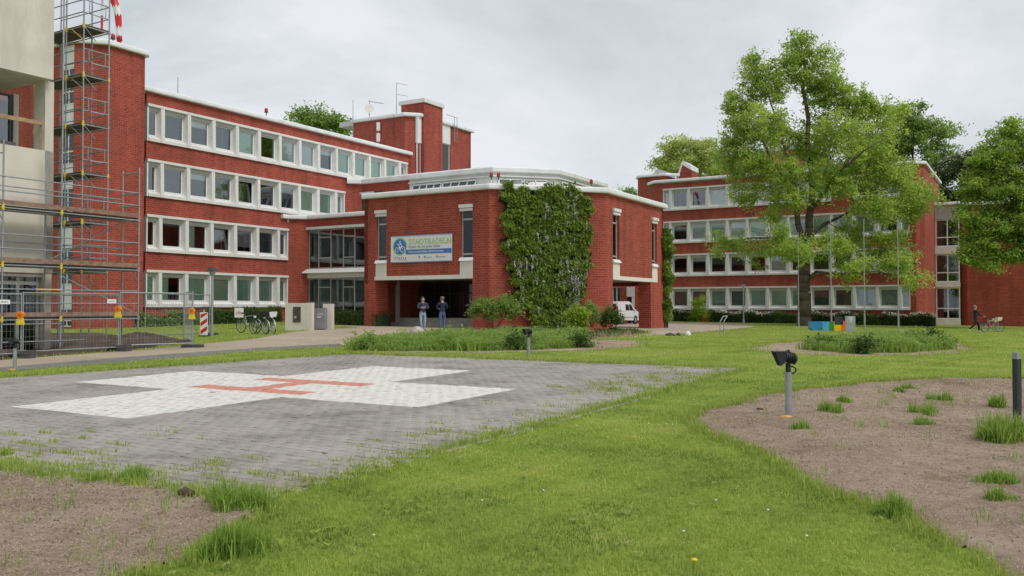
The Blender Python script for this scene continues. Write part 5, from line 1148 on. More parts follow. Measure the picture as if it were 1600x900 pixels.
# ================================================================== ROOF THINGS
def roof_light(p, label, s=1.):
    t = thing('obstruction_light', label, 'roof light', p, 0, 'red obstruction lights on the roofs'); MB().tube((0, 0, 0), (0, 0, .28 * s), .035 * s).tube((0, 0, .26 * s), (0, 0, .34 * s), .15 * s, .12 * s, 10).build('socket', M['anthracite'], t, False)
    b = MB(); b.tube((0, 0, .34 * s), (0, 0, .5 * s), .13 * s, .12 * s, 12); b.ball((0, 0, .5 * s), .12 * s, .12 * s, .1 * s); b.build('red_lens', M['redlens'], t, False)
M['redlens'] = pm('red_lens', (.45, .02, .03), .25, .1)
def on_roof(s, v, z): p = BF(s, v); return (p.x, p.y, z)
roof_light((*(F0 + U * hit(416, 178, BF(0, -.1), U) - VV * .1), ZC + .36), 'single red roof light on the long office wing roof'); 
q = l2 + (l2 - l1).normalized() * -.25; 
for px, lab in ((767.5, 'red roof light of the pair above the banner corner, nearer the tower'), (779, 'red roof light of the pair above the banner corner, nearer the climber')):
    P_ = AT(px, 281, 62.5); roof_light((P_.x, P_.y, 8.14 + .28 + .0), lab); roof = P_
    MB().tube((P_.x, P_.y, 8.4), (P_.x, P_.y, 10.55), .05).build('light_post', M['coping'], CN); bpy.data.objects[-1] if False else None
for o in [o for o in bpy.data.objects if o.name.startswith('obstruction_light') and abs(o.location.z - 8.42) < .02]: o.location.z = 10.5
P_ = AT(924, 290, 70.0); roof_light((P_.x, P_.y, 11.1), 'single red roof light at the low end of the lantern roof'); MB().tube((P_.x, P_.y, 8.4), (P_.x, P_.y, 11.15), .05).build('light_post', M['coping'], CN)
P_ = AT(176.5, 62, 52.3); roof_light((P_.x, P_.y, TZ + .36), 'red roof light at the foot of the windsock'); P_ = AT(187.5, 66, 52.6); roof_light((P_.x, P_.y, TZ + .36), 'red roof light next to the windsock tip')
P_ = AT(159, 55, 52.8); t = thing('windsock', 'red and white windsock hanging limp from its pole on the stair tower', 'windsock', (P_.x, P_.y, TZ + .28))
for i in range(5): MB().tube((0, 0, i * .95), (0, 0, (i + 1) * .95), .07, n=10).build('pole_band', M['red' if i % 2 else 'whitep'], t, False)
cpx = [(168, -16, 7), (176, -4, 6), (182, 10, 5.5), (184.5, 24, 5.2), (186, 43, 4.6), (185.5, 57, 4.0), (187, 63, 3.0)]
ring = []
for (px, py, w) in cpx:
    Q = AT(px, py, 52.6); ring.append((Q - Vector((P_.x, P_.y, TZ + .28)), w * 52.6 / F))
ring[-1] = (Vector((ring[-1][0].x, ring[-1][0].y, .12)), ring[-1][1])
for i in range(6):
    b = MB(); (c, r0_), (d, r1_) = ring[i], ring[i + 1]; n = 14
    a = [(c.x + r0_ * math.cos(2 * PI * k / n), c.y + r0_ * .8 * math.sin(2 * PI * k / n), c.z + .1 * math.sin(3 * k)) for k in range(n)]; e = [(d.x + r1_ * math.cos(2 * PI * k / n), d.y + r1_ * .8 * math.sin(2 * PI * k / n), d.z + .1 * math.sin(3 * k)) for k in range(n)]
    b.solid(e, a, caps=False); b.build('sock_band', M['red' if i in (0, 1, 3, 5) else 'whitep'], t, False, smooth=True)
MB().tube((0, 0, 4.6), tuple(ring[0][0]), .03).build('hoop_arm', M['steel'], t, False)
def mast(px, py, d, ztop, label, arms, z0):
    P = AT(px, py, d); t = thing('antenna_mast', label, 'antenna', (P.x, P.y, z0)); MB().tube((0, 0, 0), (0, 0, ztop - z0), .035, .025, 8).build('mast', M['galv'], t, False)
    for (dz_, l) in arms: MB().tube((0, 0, dz_), (l, .3, dz_ - .12 * l), .02, n=6).build('arm', M['galv'], t, False)
    return t
mast(619.5, 170, 79, 21.7, 'tall antenna mast with two thin arms on the rear tower', ((1.7, 1.0), (2.7, .95)), RTZ + .28); t = mast(577, 180, 81, 20.6, 'yagi antenna on a short mast above the rear tower', (), RTZ + .28)
MB().tube((-.1, 0, 1.55), (1.3, .2, 1.35), .025, n=6).build('boom', M['steel'], t, False)
for i in range(6): MB().tube((.05 + .22 * i, .03 * i - .35, 1.53 - .03 * i), (.05 + .22 * i, .03 * i + .35, 1.53 - .03 * i), .012, n=5).build('element', M['steel'], t, False)
P = AT(577, 184, 80); t = thing('satellite_dish', 'small pale satellite dish at the rear tower roof edge', 'satellite dish', (P.x, P.y, RTZ + .28)); MB().tube((0, 0, 0), (0, 0, .6), .04).build('bracket', M['steel'], t, False); MB().tube((0, -.02, .55), (.02, -.16, .58), .18, .42, 16).build('dish', M['cream'], t, False)
mast(551.5, 180, 78, 19.9, 'thin bare rod antenna left of the rear tower', (), ZC + .28); mast(278, 130, 60, 17.2, 'hair thin rod antenna on the long office wing roof', (), ZC + .28)
P = BF(33.2, .98); t = thing('roof_ladder', 'steel ladder hoop hanging over the rear tower parapet', 'ladder', (P.x, P.y, RTZ - 1.5), RZU)
for x in (-.22, .22): MB().pipe([(x, 0, 0), (x, 0, 2.4), (x, .9, 2.75)], .025, 6).build('stringer', M['galv'], t, False)
for i in range(5): MB().tube((-.22, 0, .25 + .32 * i), (.22, 0, .25 + .32 * i), .016, n=6).build('rung', M['galv'], t, False)
# ================================================================== BICYCLES
BKM = {}
def bicycle(loc, rz, label, frame, basket=False, lean=.06, group='bicycles parked on the lawn', sc=1.):
    t = thing('bicycle', label, 'bicycle', loc, rz, group); t.rotation_euler = (lean, 0, rz); t.scale = (sc,) * 3
    if 'w' not in BKM:
        BKM['tyre'] = MB().torus((0, 0, 0), (0, 1, 0), .325, .022, 26, 6).mesh('tyre', M['rubber']); BKM['rim'] = MB().torus((0, 0, 0), (0, 1, 0), .30, .012, 26, 5).mesh('rim', M['galv'])
        b = MB()
        for i in range(14): a = 2 * PI * i / 14; b.tube((0, .02 * (-1) ** i, 0), (.3 * math.cos(a), 0, .3 * math.sin(a)), .003, n=3, caps=False)
        b.tube((0, -.04, 0), (0, .04, 0), .025); BKM['sp'] = b.mesh('spokes', M['galv'])
        b = MB()
        for i in range(10):
            a, c = R(-15 + 17 * i), R(-15 + 17 * (i + 1)); p = [(.36 * math.cos(x), .36 * math.sin(x)) for x in (a, c)]; b.face([(p[0][0], -.03, p[0][1]), (p[1][0], -.03, p[1][1]), (p[1][0], .03, p[1][1]), (p[0][0], .03, p[0][1])])
        BKM['mud'] = b.mesh('mudguard', M['steel']); BKM['w'] = 1
    for x in (-.54, .54):
        w = link('wheel', BKM['rim'], t, (x, 0, .35)); link('tyre', BKM['tyre'], w); tag(link('spokes', BKM['sp'], w), kind='stuff'); m = link('mudguard', BKM['mud'], t, (x, 0, .35))
    fm = frame; T = lambda p, q, r=.017: MB().tube(p, q, r, n=7)
    b = MB(); pts = {'bb': (-.06, 0, .30), 'st': (-.22, 0, .80), 'hd': (.36, 0, .88), 'h2': (.40, 0, .72), 'ra': (-.54, 0, .35), 'fa': (.54, 0, .35)}
    for p, q in (('bb', 'st'), ('bb', 'h2'), ('st', 'hd'), ('hd', 'h2'), ('bb', 'ra'), ('st', 'ra'), ('h2', 'fa')): b.tube(pts[p], pts[q], .018, n=7)
    b.build('frame', fm, t, False); T((-.22, 0, .8), (-.25, 0, .96), .014).build('seat_post', M['galv'], t, False)
    MB().solid([(-.40, -.09, .95), (-.2, -.04, .95), (-.05, 0, .95), (-.2, .04, .95), (-.40, .09, .95)], [(-.40, -.08, 1.01), (-.2, -.035, 1.0), (-.06, 0, .99), (-.2, .035, 1.0), (-.40, .08, 1.01)]).build('saddle', M['black'], t, False)
    MB().pipe([(.16, -.29, 1.03), (.3, -.25, 1.06), (.36, 0, 1.02), (.3, .25, 1.06), (.16, .29, 1.03)], .014, 6).tube((.36, 0, .88), (.36, 0, 1.02), .016).build('handlebar', M['black'], t, False)
    MB().torus((-.06, -.03, .30), (0, 1, 0), .09, .012, 16, 5).tube((-.06, -.05, .30), (.02, -.06, .16), .012).tube((-.06, .05, .30), (-.14, .06, .44), .012).build('crank', M['steel'], t, False)
    MB().box(-.80, -.34, -.07, .07, .73, .755).tube((-.78, 0, .73), (-.56, 0, .37), .01).build('carrier', M['black'], t, False); MB().tube((.42, 0, .80), (.49, 0, .80), .045, .05).build('headlight', M['whitep'], t, False)
    if basket:
        b = MB(); b.solid([(.36, -.15, .82), (.62, -.15, .82), (.62, .15, .82), (.36, .15, .82)], [(.32, -.19, 1.06), (.68, -.19, 1.06), (.68, .19, 1.06), (.32, .19, 1.06)], caps=False); b.build('basket', M[basket], t, False)
    return t
silver = pm('silver_frame', (.42, .44, .45), .35, .1, metal=.5); blk = M['black']
for (px, py), rz, lab, fr, bk in (((389, 520.5), -.55, 'silver bicycle nearest the small white parking sign', silver, False), ((406, 522.5), -.75, 'black bicycle in the middle of the three parked ones', blk, 'black'), ((422, 522), -1.0, 'black bicycle with white front bag, nearest the concrete slab', blk, 'whitep')):
    x, y, z = G(px, py); bicycle((x, y, z), rz, lab, fr, bk)
# ================================================================== VAN
cv = AT(966.5, 505, 69.5); vz = float(tz(cv.x, cv.y)) + .004
VN = thing('parked_van', 'white compact panel van parked beyond the pavilion passage, dark rear window', 'van', (cv.x - VV.x * .88 + U.x * 2.1, cv.y - VV.y * .88 + U.y * 2.1, vz), RZU)
side = [(-2.14, .32), (-2.18, .55), (-2.16, 1.0), (-2.06, 1.68), (-1.98, 1.80), (.25, 1.83), (.62, 1.74), (1.28, 1.14), (1.95, .98), (2.16, .80), (2.2, .45), (2.1, .28)]
hw = lambda z: .885 if z < 1.0 else .885 - (z - 1.0) * .16
b = MB(); n = len(side); wp = pm('van_white_paint', (.72, .73, .73), .3, .02, spec=.6)
b.face([(x, -hw(z), z) for x, z in side[::-1]][::-1]); b.face([(x, hw(z), z) for x, z in side[::-1]])
for i in range(n): (x0, z0), (x1, z1) = side[i], side[(i + 1) % n]; b.face([(x0, hw(z0), z0), (x1, hw(z1), z1), (x1, -hw(z1), z1), (x0, -hw(z0), z0)])
o = b.build('body', wp, VN, False, recalc=True); bv = bmesh.new(); bv.from_mesh(o.data); bmesh.ops.bevel(bv, geom=[e for e in bv.edges if e.is_manifold and e.calc_face_angle(0) > .5], offset=.05, segments=2, affect='EDGES'); bv.to_mesh(o.data); bv.free()
vg = pm('van_dark_glass', (.02, .024, .028), .06, .1, spec=.7)
def vside(pts, name, mat, s, off=.006):
    b = MB(); b.face([(x, s * (hw(z) + off), z) for x, z in pts]); b.build(name, mat, VN, False)
for s in (-1, 1):
    vside([(-.62, 1.12), (.08, 1.10), (.08, 1.58), (-.55, 1.60)], 'side_window', vg, s); vside([(.16, 1.10), (1.05, 1.08), (.62, 1.58), (.16, 1.60)], 'front_window', vg, s)
    vside([(-2.0, .50), (2.05, .50), (2.05, .56), (-2.0, .56)], 'side_trim', M['steel'], s); vside([(-1.55, 1.05), (-.72, 1.05), (-.72, 1.62), (-1.55, 1.64)], 'panel_recess', wp, s, .01)
    for x in (-1.36, 1.32):
        w = MB().tube((x, s * .70, .31), (x, s * .895, .31), .31, .31, 22).build('tyre', M['rubber'], VN, False); MB().tube((x, s * .893, .31), (x, s * .905, .31), .2, .19, 18).build('hubcap', M['galv'], w, False)
        MB().tube((x, s * .885, .33), (x, s * .8905, .33), .37, .37, 22).build('wheel_arch', M['black'], VN, False)
    MB().box(-2.19, -2.10, s * .80 - .05, s * .80 + .05, .95, 1.45).build('tail_light', M['red'], VN, False); MB().ball((1.0, s * .98, 1.1), .06, .1, .09).build('mirror', wp, VN, False)
b = MB(); b.face([(-2.155, -.72, 1.06), (-2.155, .72, 1.06), (-2.07, .66, 1.62), (-2.07, -.66, 1.62)][::-1]); b.build('rear_window', vg, VN, False); MB().box(-2.24, -2.12, -.85, .85, .32, .55).build('rear_bumper', M['black'], VN, False); b = MB(); b.face([(1.26, -.74, 1.18), (1.26, .74, 1.18), (.66, .70, 1.72), (.66, -.70, 1.72)]); b.build('windscreen', vg, VN, False)
# ================================================================== PEOPLE
def skin_body(name, verts, edges, root, mats, bone_mat, parent, sub=1):
    me = bpy.data.meshes.new(name); me.from_pydata([v[0] for v in verts], edges, []); o = link(name, me)
    md = o.modifiers.new('skin', 'SKIN'); md.branch_smoothing = .6; md.use_smooth_shade = True
    for i, v in enumerate(verts):
        r = v[1] if isinstance(v[1], tuple) else (v[1], v[1]); me.skin_vertices[0].data[i].radius = r; me.skin_vertices[0].data[i].use_root = (i == root)
    sb = o.modifiers.new('sub', 'SUBSURF'); sb.levels = sub; sb.render_levels = sub
    dg = bpy.context.evaluated_depsgraph_get(); dg.update(); m2 = bpy.data.meshes.new_from_object(o.evaluated_get(dg)); bpy.data.objects.remove(o)
    m2.materials.clear()
    for m in mats: m2.materials.append(m)
    E = [(Vector(verts[a][0]), Vector(verts[b][0])) for a, b in edges]
    for p in m2.polygons:
        c = p.center; best, bi = 9, 0
        for i, (a, b) in enumerate(E):
            d = b - a; t = max(0, min(1, (c - a).dot(d) / max(d.length_squared, 1e-9))); k = (a + d * t - c).length
            if k < best: best, bi = k, i
        p.material_index = bone_mat(edges[bi], c); p.use_smooth = True
    n = link(name, m2, parent); return n
skinm = pm('skin', (.52, .30, .22), .55, .05); hairm = pm('dark_brown_hair', (.05, .032, .022), .7, .2); hair2 = pm('greying_hair', (.19, .16, .14), .7, .2); shoe = pm('dark_shoes', (.03, .03, .035), .6, .1); sneak = pm('white_sneakers', (.6, .6, .6), .6, .1)
def person(loc, rz, label, top, trousers, shoes, hair, arms, legs, H=1.75, sleeve=True, bald=False):
    t = thing('person', label, 'person', loc, rz); s = H / 1.75; t.scale = (s * 1.12, s * 1.1, s)
    V = [((0, 0, .96), (.155, .105)), ((0, .0, 1.12), (.145, .10)), ((0, -.01, 1.30), (.175, .11)), ((0, -.015, 1.43), (.13, .085)), ((0, 0, 1.515), .055), ((0, .015, 1.585), (.072, .085)), ((0, .015, 1.665), (.078, .095)), ((0, .005, 1.725), (.055, .07)), ((0, .115, 1.615), .012)]
    E = [(0, 1), (1, 2), (2, 3), (3, 4), (4, 5), (5, 6), (6, 7), (5, 8)]; seg = {}
    for e in E[:3]: seg[e] = 'top'
    seg[(3, 4)] = 'skin'
    def add(p, r, par, k): V.append((p, r)); E.append((par, len(V) - 1)); seg[E[-1]] = k; return len(V) - 1
    for sx, (el, wr_, ha) in zip((-1, 1), arms):
        sh = add((sx * .185, -.01, 1.415), .068, 3, 'top'); e_ = add(el, .047, sh, 'top'); w = add(wr_, .033, e_, 'top' if sleeve else 'skin'); d = (Vector(ha) - Vector(wr_)).normalized(); hp = add(tuple(Vector(wr_) + d * .06), (.034, .02), w, 'skin')
        a = d.orthogonal().normalized(); c = d.cross(a)
        for j, ln in enumerate((.072, .082, .076, .06)):
            o1 = Vector(wr_) + d * .1 + a * (.027 * (1.5 - j)); f1 = add(tuple(o1), .010, hp, 'skin'); f2 = add(tuple(o1 + d * ln * .55 + c * .008), .009, f1, 'skin'); add(tuple(o1 + d * ln * .9 + c * .028), .008, f2, 'skin')
        th = add(tuple(Vector(wr_) + d * .05 + a * .045), .011, hp, 'skin'); add(tuple(Vector(wr_) + d * .095 + a * .065 + c * .01), .009, th, 'skin')
    for sx, (kn, an_, to) in zip((-1, 1), legs):
        hp = add((sx * .095, 0, .88), .098, 0, 'leg'); k = add(kn, .066, hp, 'leg'); a_ = add(an_, .052, k, 'leg'); hl = add((an_[0], an_[1] - .01, an_[2] - .05), .045, a_, 'shoe'); add(to, (.042, .035), hl, 'shoe')
    mm = [skinm, top, trousers, shoes]; ix = {'skin': 0, 'top': 1, 'leg': 2, 'shoe': 3}
    def bm_(e, c):
        k = seg.get(e, 'skin')
        if k == 'top' and c.z < .97 and abs(c.x) < .2: k = 'leg' if c.z < .93 else k
        if c.z > 1.49 and abs(c.x) < .14: k = 'skin'
        return ix[k]
    skin_body('body', V, E, 0, mm, bm_, t)
    b = MB(); b.ball((0, -.018, 1.685), .094, .108, .098, 16, 10); o = b.build('hair', hair, t, False, smooth=True)
    for v in o.data.vertices:
        if v.co.y > .05 and v.co.z < 1.71: v.co.y = .03; v.co.x *= .8
        if v.co.z < 1.62: v.co.z = 1.62 + (v.co.z - 1.62) * .3
    for sx in (-1, 1):
        MB().ball((sx * .082, .005, 1.62), .012, .022, .032).build('ear', skinm, t, False); MB().ball((sx * .03, .093, 1.645), .011, .007, .008).build('eye', M['black'], t, False)
    MB().box(-.026, .026, .093, .099, 1.568, 1.575).build('mouth', pm('lips', (.35, .13, .11), .6, .05), t, False)
    return t
navy = pm('navy_jacket', (.022, .030, .055), .85, .15, 8); navy2 = pm('dark_blue_jumper', (.035, .055, .10), .85, .15, 8); jean = pm('light_jeans', (.27, .36, .44), .85, .15, 6); jean2 = pm('blue_jeans', (.085, .12, .22), .85, .2, 6); drk = pm('black_clothing', (.02, .02, .025), .85, .2, 6)
sl_ = [((-.10, .02, .50), (-.11, -.01, .09), (-.13, .15, .035)), ((.11, .04, .50), (.10, .0, .09), (.13, .16, .035))]
x, y, z = G(660.5, 517); person((x, y, z), PI + .45, 'person in dark blue top and light jeans with arms folded, facing us', navy2, jean, shoe, hairm, [((-.26, .07, 1.18), (-.02, .21, 1.17), (.08, .20, 1.2)), ((.26, .07, 1.18), (.03, .23, 1.22), (-.08, .2, 1.26))], [((-.085, .05, .50), (-.07, .0, .09), (-.10, .15, .035)), ((.10, .03, .50), (.05, .02, .09), (.08, .17, .035))], 1.71)
x, y, z = G(691, 516.5); person((x, y, z), .5, 'person in dark navy jacket and blue jeans, standing with back to us', navy, jean2, shoe, hair2, [((-.27, .05, 1.16), (-.12, .22, 1.10), (-.02, .25, 1.12)), ((.27, .03, 1.15), (.13, .21, 1.10), (.05, .25, 1.14))], sl_, 1.74)
x, y, z = G(1524, 519); person((x, y, z), -PI / 2 - .1, 'person in dark clothes with pale trainers walking and pushing a bicycle', drk, drk, sneak, hair2, [((-.24, .16, 1.18), (-.20, .38, 1.06), (-.18, .47, 1.05)), ((.24, .14, 1.18), (.21, .36, 1.05), (.2, .46, 1.04))], [((-.09, .22, .52), (-.09, .24, .11), (-.09, .40, .05)), ((.09, -.05, .50), (.09, -.40, .20), (.09, -.33, .06))], 1.74)
pink = pm('faded_pink_frame', (.45, .27, .25), .5, .1)
bicycle((x + .95, y - .25, z + .01), .0, 'pale pink bicycle with basket pushed by the walking person', pink, 'cream', 0, 'bicycles pushed along the annex', .92); X2, Y2, Z2 = G(1551, 518.5); bicycle((X2, Y2 + .3, Z2), .25, 'second pale bicycle just ahead of the pushed one by the annex', pink, 'cream', 0, 'bicycles pushed along the annex', .85)
# ================================================================== VEGETATION
def leaf_arrays(C, size, tint, up=.8, aspect=.55, droop=0., dirv=None):
    n = len(C); nv = rng.normal(0, 1, (n, 3)); nv[:, 2] += up * 1.5; nv /= np.linalg.norm(nv, axis=1)[:, None]
    t = rng.normal(0, 1, (n, 3)); t[:, 2] -= droop * 2
    if dirv is not None: t += dirv
    t -= nv * np.sum(t * nv, 1)[:, None]; t /= np.linalg.norm(t, axis=1)[:, None] + 1e-9; s = np.cross(nv, t)
    L_ = size * (.6 + .8 * rng.random(n)); w = L_ * aspect * .5; L_, w = L_[:, None], w[:, None]
    base = C - t * L_ * .5; tip = C + t * L_ * .5 - nv * L_ * .12; m = C + nv * L_ * .06
    V = np.stack([base, m + s * w, tip, m - s * w], 1).reshape(-1, 3)
    return V, np.arange(4 * n).reshape(-1, 4), np.repeat(np.clip(tint, 0, 1), 4)
def leaf_obj(name, C, size, mat, tint, parent, **k):
    V, Fq, T = leaf_arrays(np.asarray(C), size, np.asarray(tint), **k)
    if parent is not None: V = V - np.array(org(parent))
    return link(name, np_mesh(name, V, Fq, mat, T), parent)
def cluster_points(cl, nleaf, flat=.7, sub=5, spread=.42):
    P, T = [], []
    for c, r, tn in cl:
        sc_ = rng.normal(0, .5, (sub, 3)) * r * np.array([1, 1, flat]); st_ = rng.normal(0, .12, sub)
        i = rng.integers(0, sub, nleaf); P.append(np.array(c) + sc_[i] + rng.normal(0, spread, (nleaf, 3)) * r * np.array([1, 1, flat * .8])); T.append(tn + st_[i] + rng.normal(0, .16, nleaf))
    return np.concatenate(P), np.concatenate(T)
def make_tree(name, label, base, skel, cl, nleaf, lsize, lmat, bmat='bark', group=None, cat='tree', flat=.7, extra=None, twig=.012, spread=.42, sub=5):
    t = thing(name, label, cat, base, 0, group)
    nodes = []; segs = []
    for pts, r0_, r1_ in skel:
        n = len(pts)
        for i in range(n - 1):
            a, b = Vector(pts[i]), Vector(pts[i + 1]); ra, rb = r0_ + (r1_ - r0_) * i / (n - 1), r0_ + (r1_ - r0_) * (i + 1) / (n - 1); k = max(1, int((b - a).length / .7)); prev = a
            for j in range(1, k + 1):
                p = a.lerp(b, j / k) + Vector((random.uniform(-.06, .06), random.uniform(-.06, .06), 0)) * (j < k); u0, u1 = (j - 1) / k, j / k
                segs.append((prev, p, ra + (rb - ra) * u0, ra + (rb - ra) * u1)); nodes.append((p, ra + (rb - ra) * u1)); prev = p
    cs = sorted(cl, key=lambda c: min((Vector(c[0]) - n_[0]).length for n_ in nodes))
    NP = [tuple(n_[0]) for n_ in nodes]; NR = [n_[1] for n_ in nodes]
    for c, r, tn in cs:
        c = Vector(c); A = np.array(NP); d = A - np.array(c); dist = np.linalg.norm(d, axis=1) + 1.1 * np.maximum(0, d[:, 2] + .3); i = int(np.argmin(dist)); a = Vector(NP[i]); rr0 = min(NR[i] * .62, .02 + .022 * (c - a).length)
        k = max(2, int((c - a).length / .9)); prev = a; pr = rr0
        for j in range(1, k + 1):
            u = j / k; p = a.lerp(c, u) + Vector((random.uniform(-.12, .12), random.uniform(-.12, .12), -.25 * math.sin(PI * u) * min(1, (c - a).length / 3))) * (j < k)
            q = max(twig, rr0 * (1 - .8 * u)); segs.append((prev, p, pr, q)); NP.append(tuple(p)); NR.append(q); prev, pr = p, q
    b = MB()
    for a, c, ra, rb in segs:
        if (c - a).length > 1e-3: b.tube(a, c, ra, rb, 9 if ra > .12 else (5 if ra > .03 else 3), caps=ra > .1)
    tr = b.build('trunk', M[bmat], t, smooth=True)
    P, T = cluster_points(cl, nleaf, flat, sub, spread); leaf_obj('crown', P, lsize, M[lmat], T, t)
    if extra: extra(t, cl)
    return t
def lobes_px(lobes, d, dens=1., depth=.9, rmul=1., rr=(.6, 1.0)):
    # lobes: (px, py, half width, half height, clusters[, depth shift]); each becomes a cloud of leaf clumps with real depth
    out = []
    for lb in lobes:
        px, py, w, h, n = lb[:5]; dd = d + (lb[5] if len(lb) > 5 else 0); c = AT(px, py, dd); s = dd / F; tn = random.uniform(.32, .62)
        for _ in range(max(1, int(n * dens))):
            while True:
                v = Vector((random.uniform(-1, 1), random.uniform(-1, 1), random.uniform(-1, 1)))
                if .25 < v.length < 1: break
            out.append((tuple(c + Vector((v.x * w * s, v.y * w * s * depth, v.z * h * s))), random.uniform(*rr) * rmul, tn + random.uniform(-.16, .16)))
    return out
# ---- the big oak -----------------------------------------------------------
ob = Vector(G(1256, 509)); od = ob.y
def OP(px, py, dy=0): return AT(px, py, od + dy)
skel = [([ob - Vector((0, 0, .3)), OP(1257, 495), OP(1257, 470), OP(1256, 430), OP(1257, 400)], .62, .47), ([OP(1258, 405), OP(1263, 370), OP(1266, 330), OP(1271, 280, .6), OP(1262, 225, .4), OP(1263, 185, .2), OP(1254, 140), OP(1257, 100), OP(1250, 58)], .40, .04),
        ([OP(1256, 402), OP(1247, 350, -1), OP(1244, 300, -1.5), OP(1232, 250, -2), OP(1215, 190, -1.5), OP(1195, 135, -1)], .30, .04), ([OP(1244, 320, -1), OP(1222, 275, -2.5), OP(1195, 225, -3), OP(1168, 185, -3)], .20, .03),
        ([OP(1262, 372), OP(1285, 352, 1.5), OP(1320, 335, 3), OP(1370, 300, 4), OP(1410, 285, 4)], .20, .03), ([OP(1260, 440), OP(1275, 425, -1), OP(1310, 428, -2.5), OP(1370, 424, -4), OP(1405, 432, -5)], .17, .03),
        ([OP(1268, 270), OP(1300, 215, 2), OP(1335, 175, 3), OP(1355, 150, 3)], .17, .03), ([OP(1248, 380), OP(1215, 372, 2), OP(1170, 372, 3), OP(1125, 386, 3)], .14, .025), ([OP(1266, 330), OP(1310, 270, -3), OP(1350, 235, -5), OP(1385, 215, -5)], .17, .03), ([OP(1260, 400), OP(1240, 380, -3), OP(1215, 392, -5)], .12, .03), ([OP(1268, 290), OP(1290, 250, 5), OP(1310, 190, 6)], .14, .03)]
lobes = [(1250, 72, 17, 22, 8), (1238, 108, 36, 26, 15), (1288, 112, 26, 34, 13), (1182, 112, 18, 27, 9), (1205, 140, 26, 26, 11), (1165, 165, 30, 28, 13), (1150, 205, 28, 32, 13), (1190, 195, 36, 30, 15, -2), (1318, 160, 34, 36, 17), (1282, 165, 30, 34, 12, 1), (1355, 165, 28, 20, 9), (1385, 185, 30, 26, 10, 1),
         (1225, 215, 34, 34, 13, 1), (1150, 255, 28, 26, 10), (1180, 255, 34, 34, 14, -2), (1225, 270, 34, 30, 12, -3), (1270, 235, 34, 34, 13, 3), (1318, 225, 48, 40, 24, -2), (1365, 235, 44, 40, 20), (1295, 280, 36, 30, 13, -3), (1345, 285, 46, 32, 19, 1), (1395, 275, 40, 34, 18), (1430, 310, 32, 26, 12, 1), (1400, 330, 38, 24, 12),
         (1172, 303, 28, 14, 7), (1235, 312, 30, 16, 8, -3), (1360, 330, 40, 22, 11, -2), (1205, 340, 20, 9, 3), (1145, 378, 26, 11, 5), (1119, 387, 11, 8, 2), (1185, 388, 30, 9, 5, 2), (1225, 368, 26, 10, 4, -4), (1245, 390, 40, 13, 10, -4), (1295, 388, 34, 18, 9, -3), (1330, 370, 32, 18, 7, 2), (1385, 385, 32, 22, 10, -2), (1345, 418, 40, 14, 8, -3), (1400, 415, 26, 18, 7, -4), (1420, 438, 12, 10, 3, -5), (1182, 408, 7, 10, 1, 2)]
def loose(t, cl): pass
make_tree('oak_tree', 'tall spreading oak with fresh green leaves on the lawn before the office wing', ob, skel, lobes_px(lobes, od, 1.5, .95, 1.0, (.55, 1.05)), 175, .225, 'leaf_oak', flat=.85, spread=.30, sub=7)
# ---- trees beyond ------------------------------------------------------------
def far_tree(label, px, d, lobes, lmat, nleaf, lsize, dens=1., rmul=1.4, name='tree', top=None, extra=None, bpy_=500):
    P0 = AT(px, bpy_, d); bz = Vector((P0.x, P0.y, float(tz(P0.x, P0.y)) - .1)); cl = lobes_px(lobes, d, dens, .8, rmul)
    zt = max(c[0][2] for c in cl); ym = bz.y
    sk = [([bz, bz + Vector((.1, 0, (zt - bz.z) * .35)), bz + Vector((-.2, .2, (zt - bz.z) * .65)), bz + Vector((0, 0, (zt - bz.z) * .9))], .45, .06)]
    return make_tree(name, label, bz, sk, cl, nleaf, lsize, lmat, group='trees beyond the buildings', extra=extra, twig=.03)
far_tree('dark green tree rising behind the oak-side wing, largest of those beyond the roof', 1430, 118, [(1418, 185, 34, 28, 15), (1445, 195, 26, 26, 11), (1400, 215, 36, 36, 17), (1445, 235, 42, 36, 22), (1475, 215, 15, 12, 4), (1488, 207, 6, 6, 1), (1425, 275, 46, 30, 18), (1350, 235, 46, 46, 20), (1470, 255, 22, 20, 7)], 'leaf_mid', 200, .36)
def candles(t, cl):
    P = np.array([np.array(c[0]) + rng.normal(0, .7, 3) for c in cl for _ in range(5)]); Q = np.repeat(P, 9, 0) + rng.normal(0, .09, (len(P) * 9, 3)) * np.array([1, 1, 2.2])
    o = leaf_obj('blossom', Q, .22, M['bloomw'], np.zeros(len(Q)), t); tag(o, kind='stuff')
far_tree('dark chestnut with whitish blossom candles beyond the annex roof', 1505, 106, [(1495, 262, 26, 22, 12), (1475, 290, 18, 30, 10), (1520, 265, 24, 26, 12), (1540, 290, 26, 34, 14), (1505, 310, 34, 24, 14)], 'leaf_chest', 170, .38, 1.1, name='chestnut_tree', extra=candles)
far_tree('pale yellowish flowering tree behind the far roof between pavilion and oak', 1078, 138, [(1045, 240, 20, 20, 8), (1075, 232, 26, 22, 11), (1105, 238, 24, 26, 11), (1060, 265, 36, 24, 15), (1105, 270, 30, 24, 11), (1030, 252, 9, 10, 2), (1130, 255, 18, 24, 6)], 'leaf_yel', 230, .36, 1.5)
far_tree('small green treetop peeping between pavilion coping and far stair tower', 985, 142, [(983, 300, 8, 8, 4), (988, 306, 12, 8, 5)], 'leaf_mid', 120, .34, 1.)
far_tree('round green treetop behind the long office wing roof', 503, 104, [(482, 186, 16, 13, 9), (500, 192, 22, 14, 11), (520, 190, 14, 14, 8), (533, 203, 12, 10, 5), (470, 188, 6, 8, 2), (508, 215, 34, 14, 10)], 'leaf_mid', 170, .34, 1.)
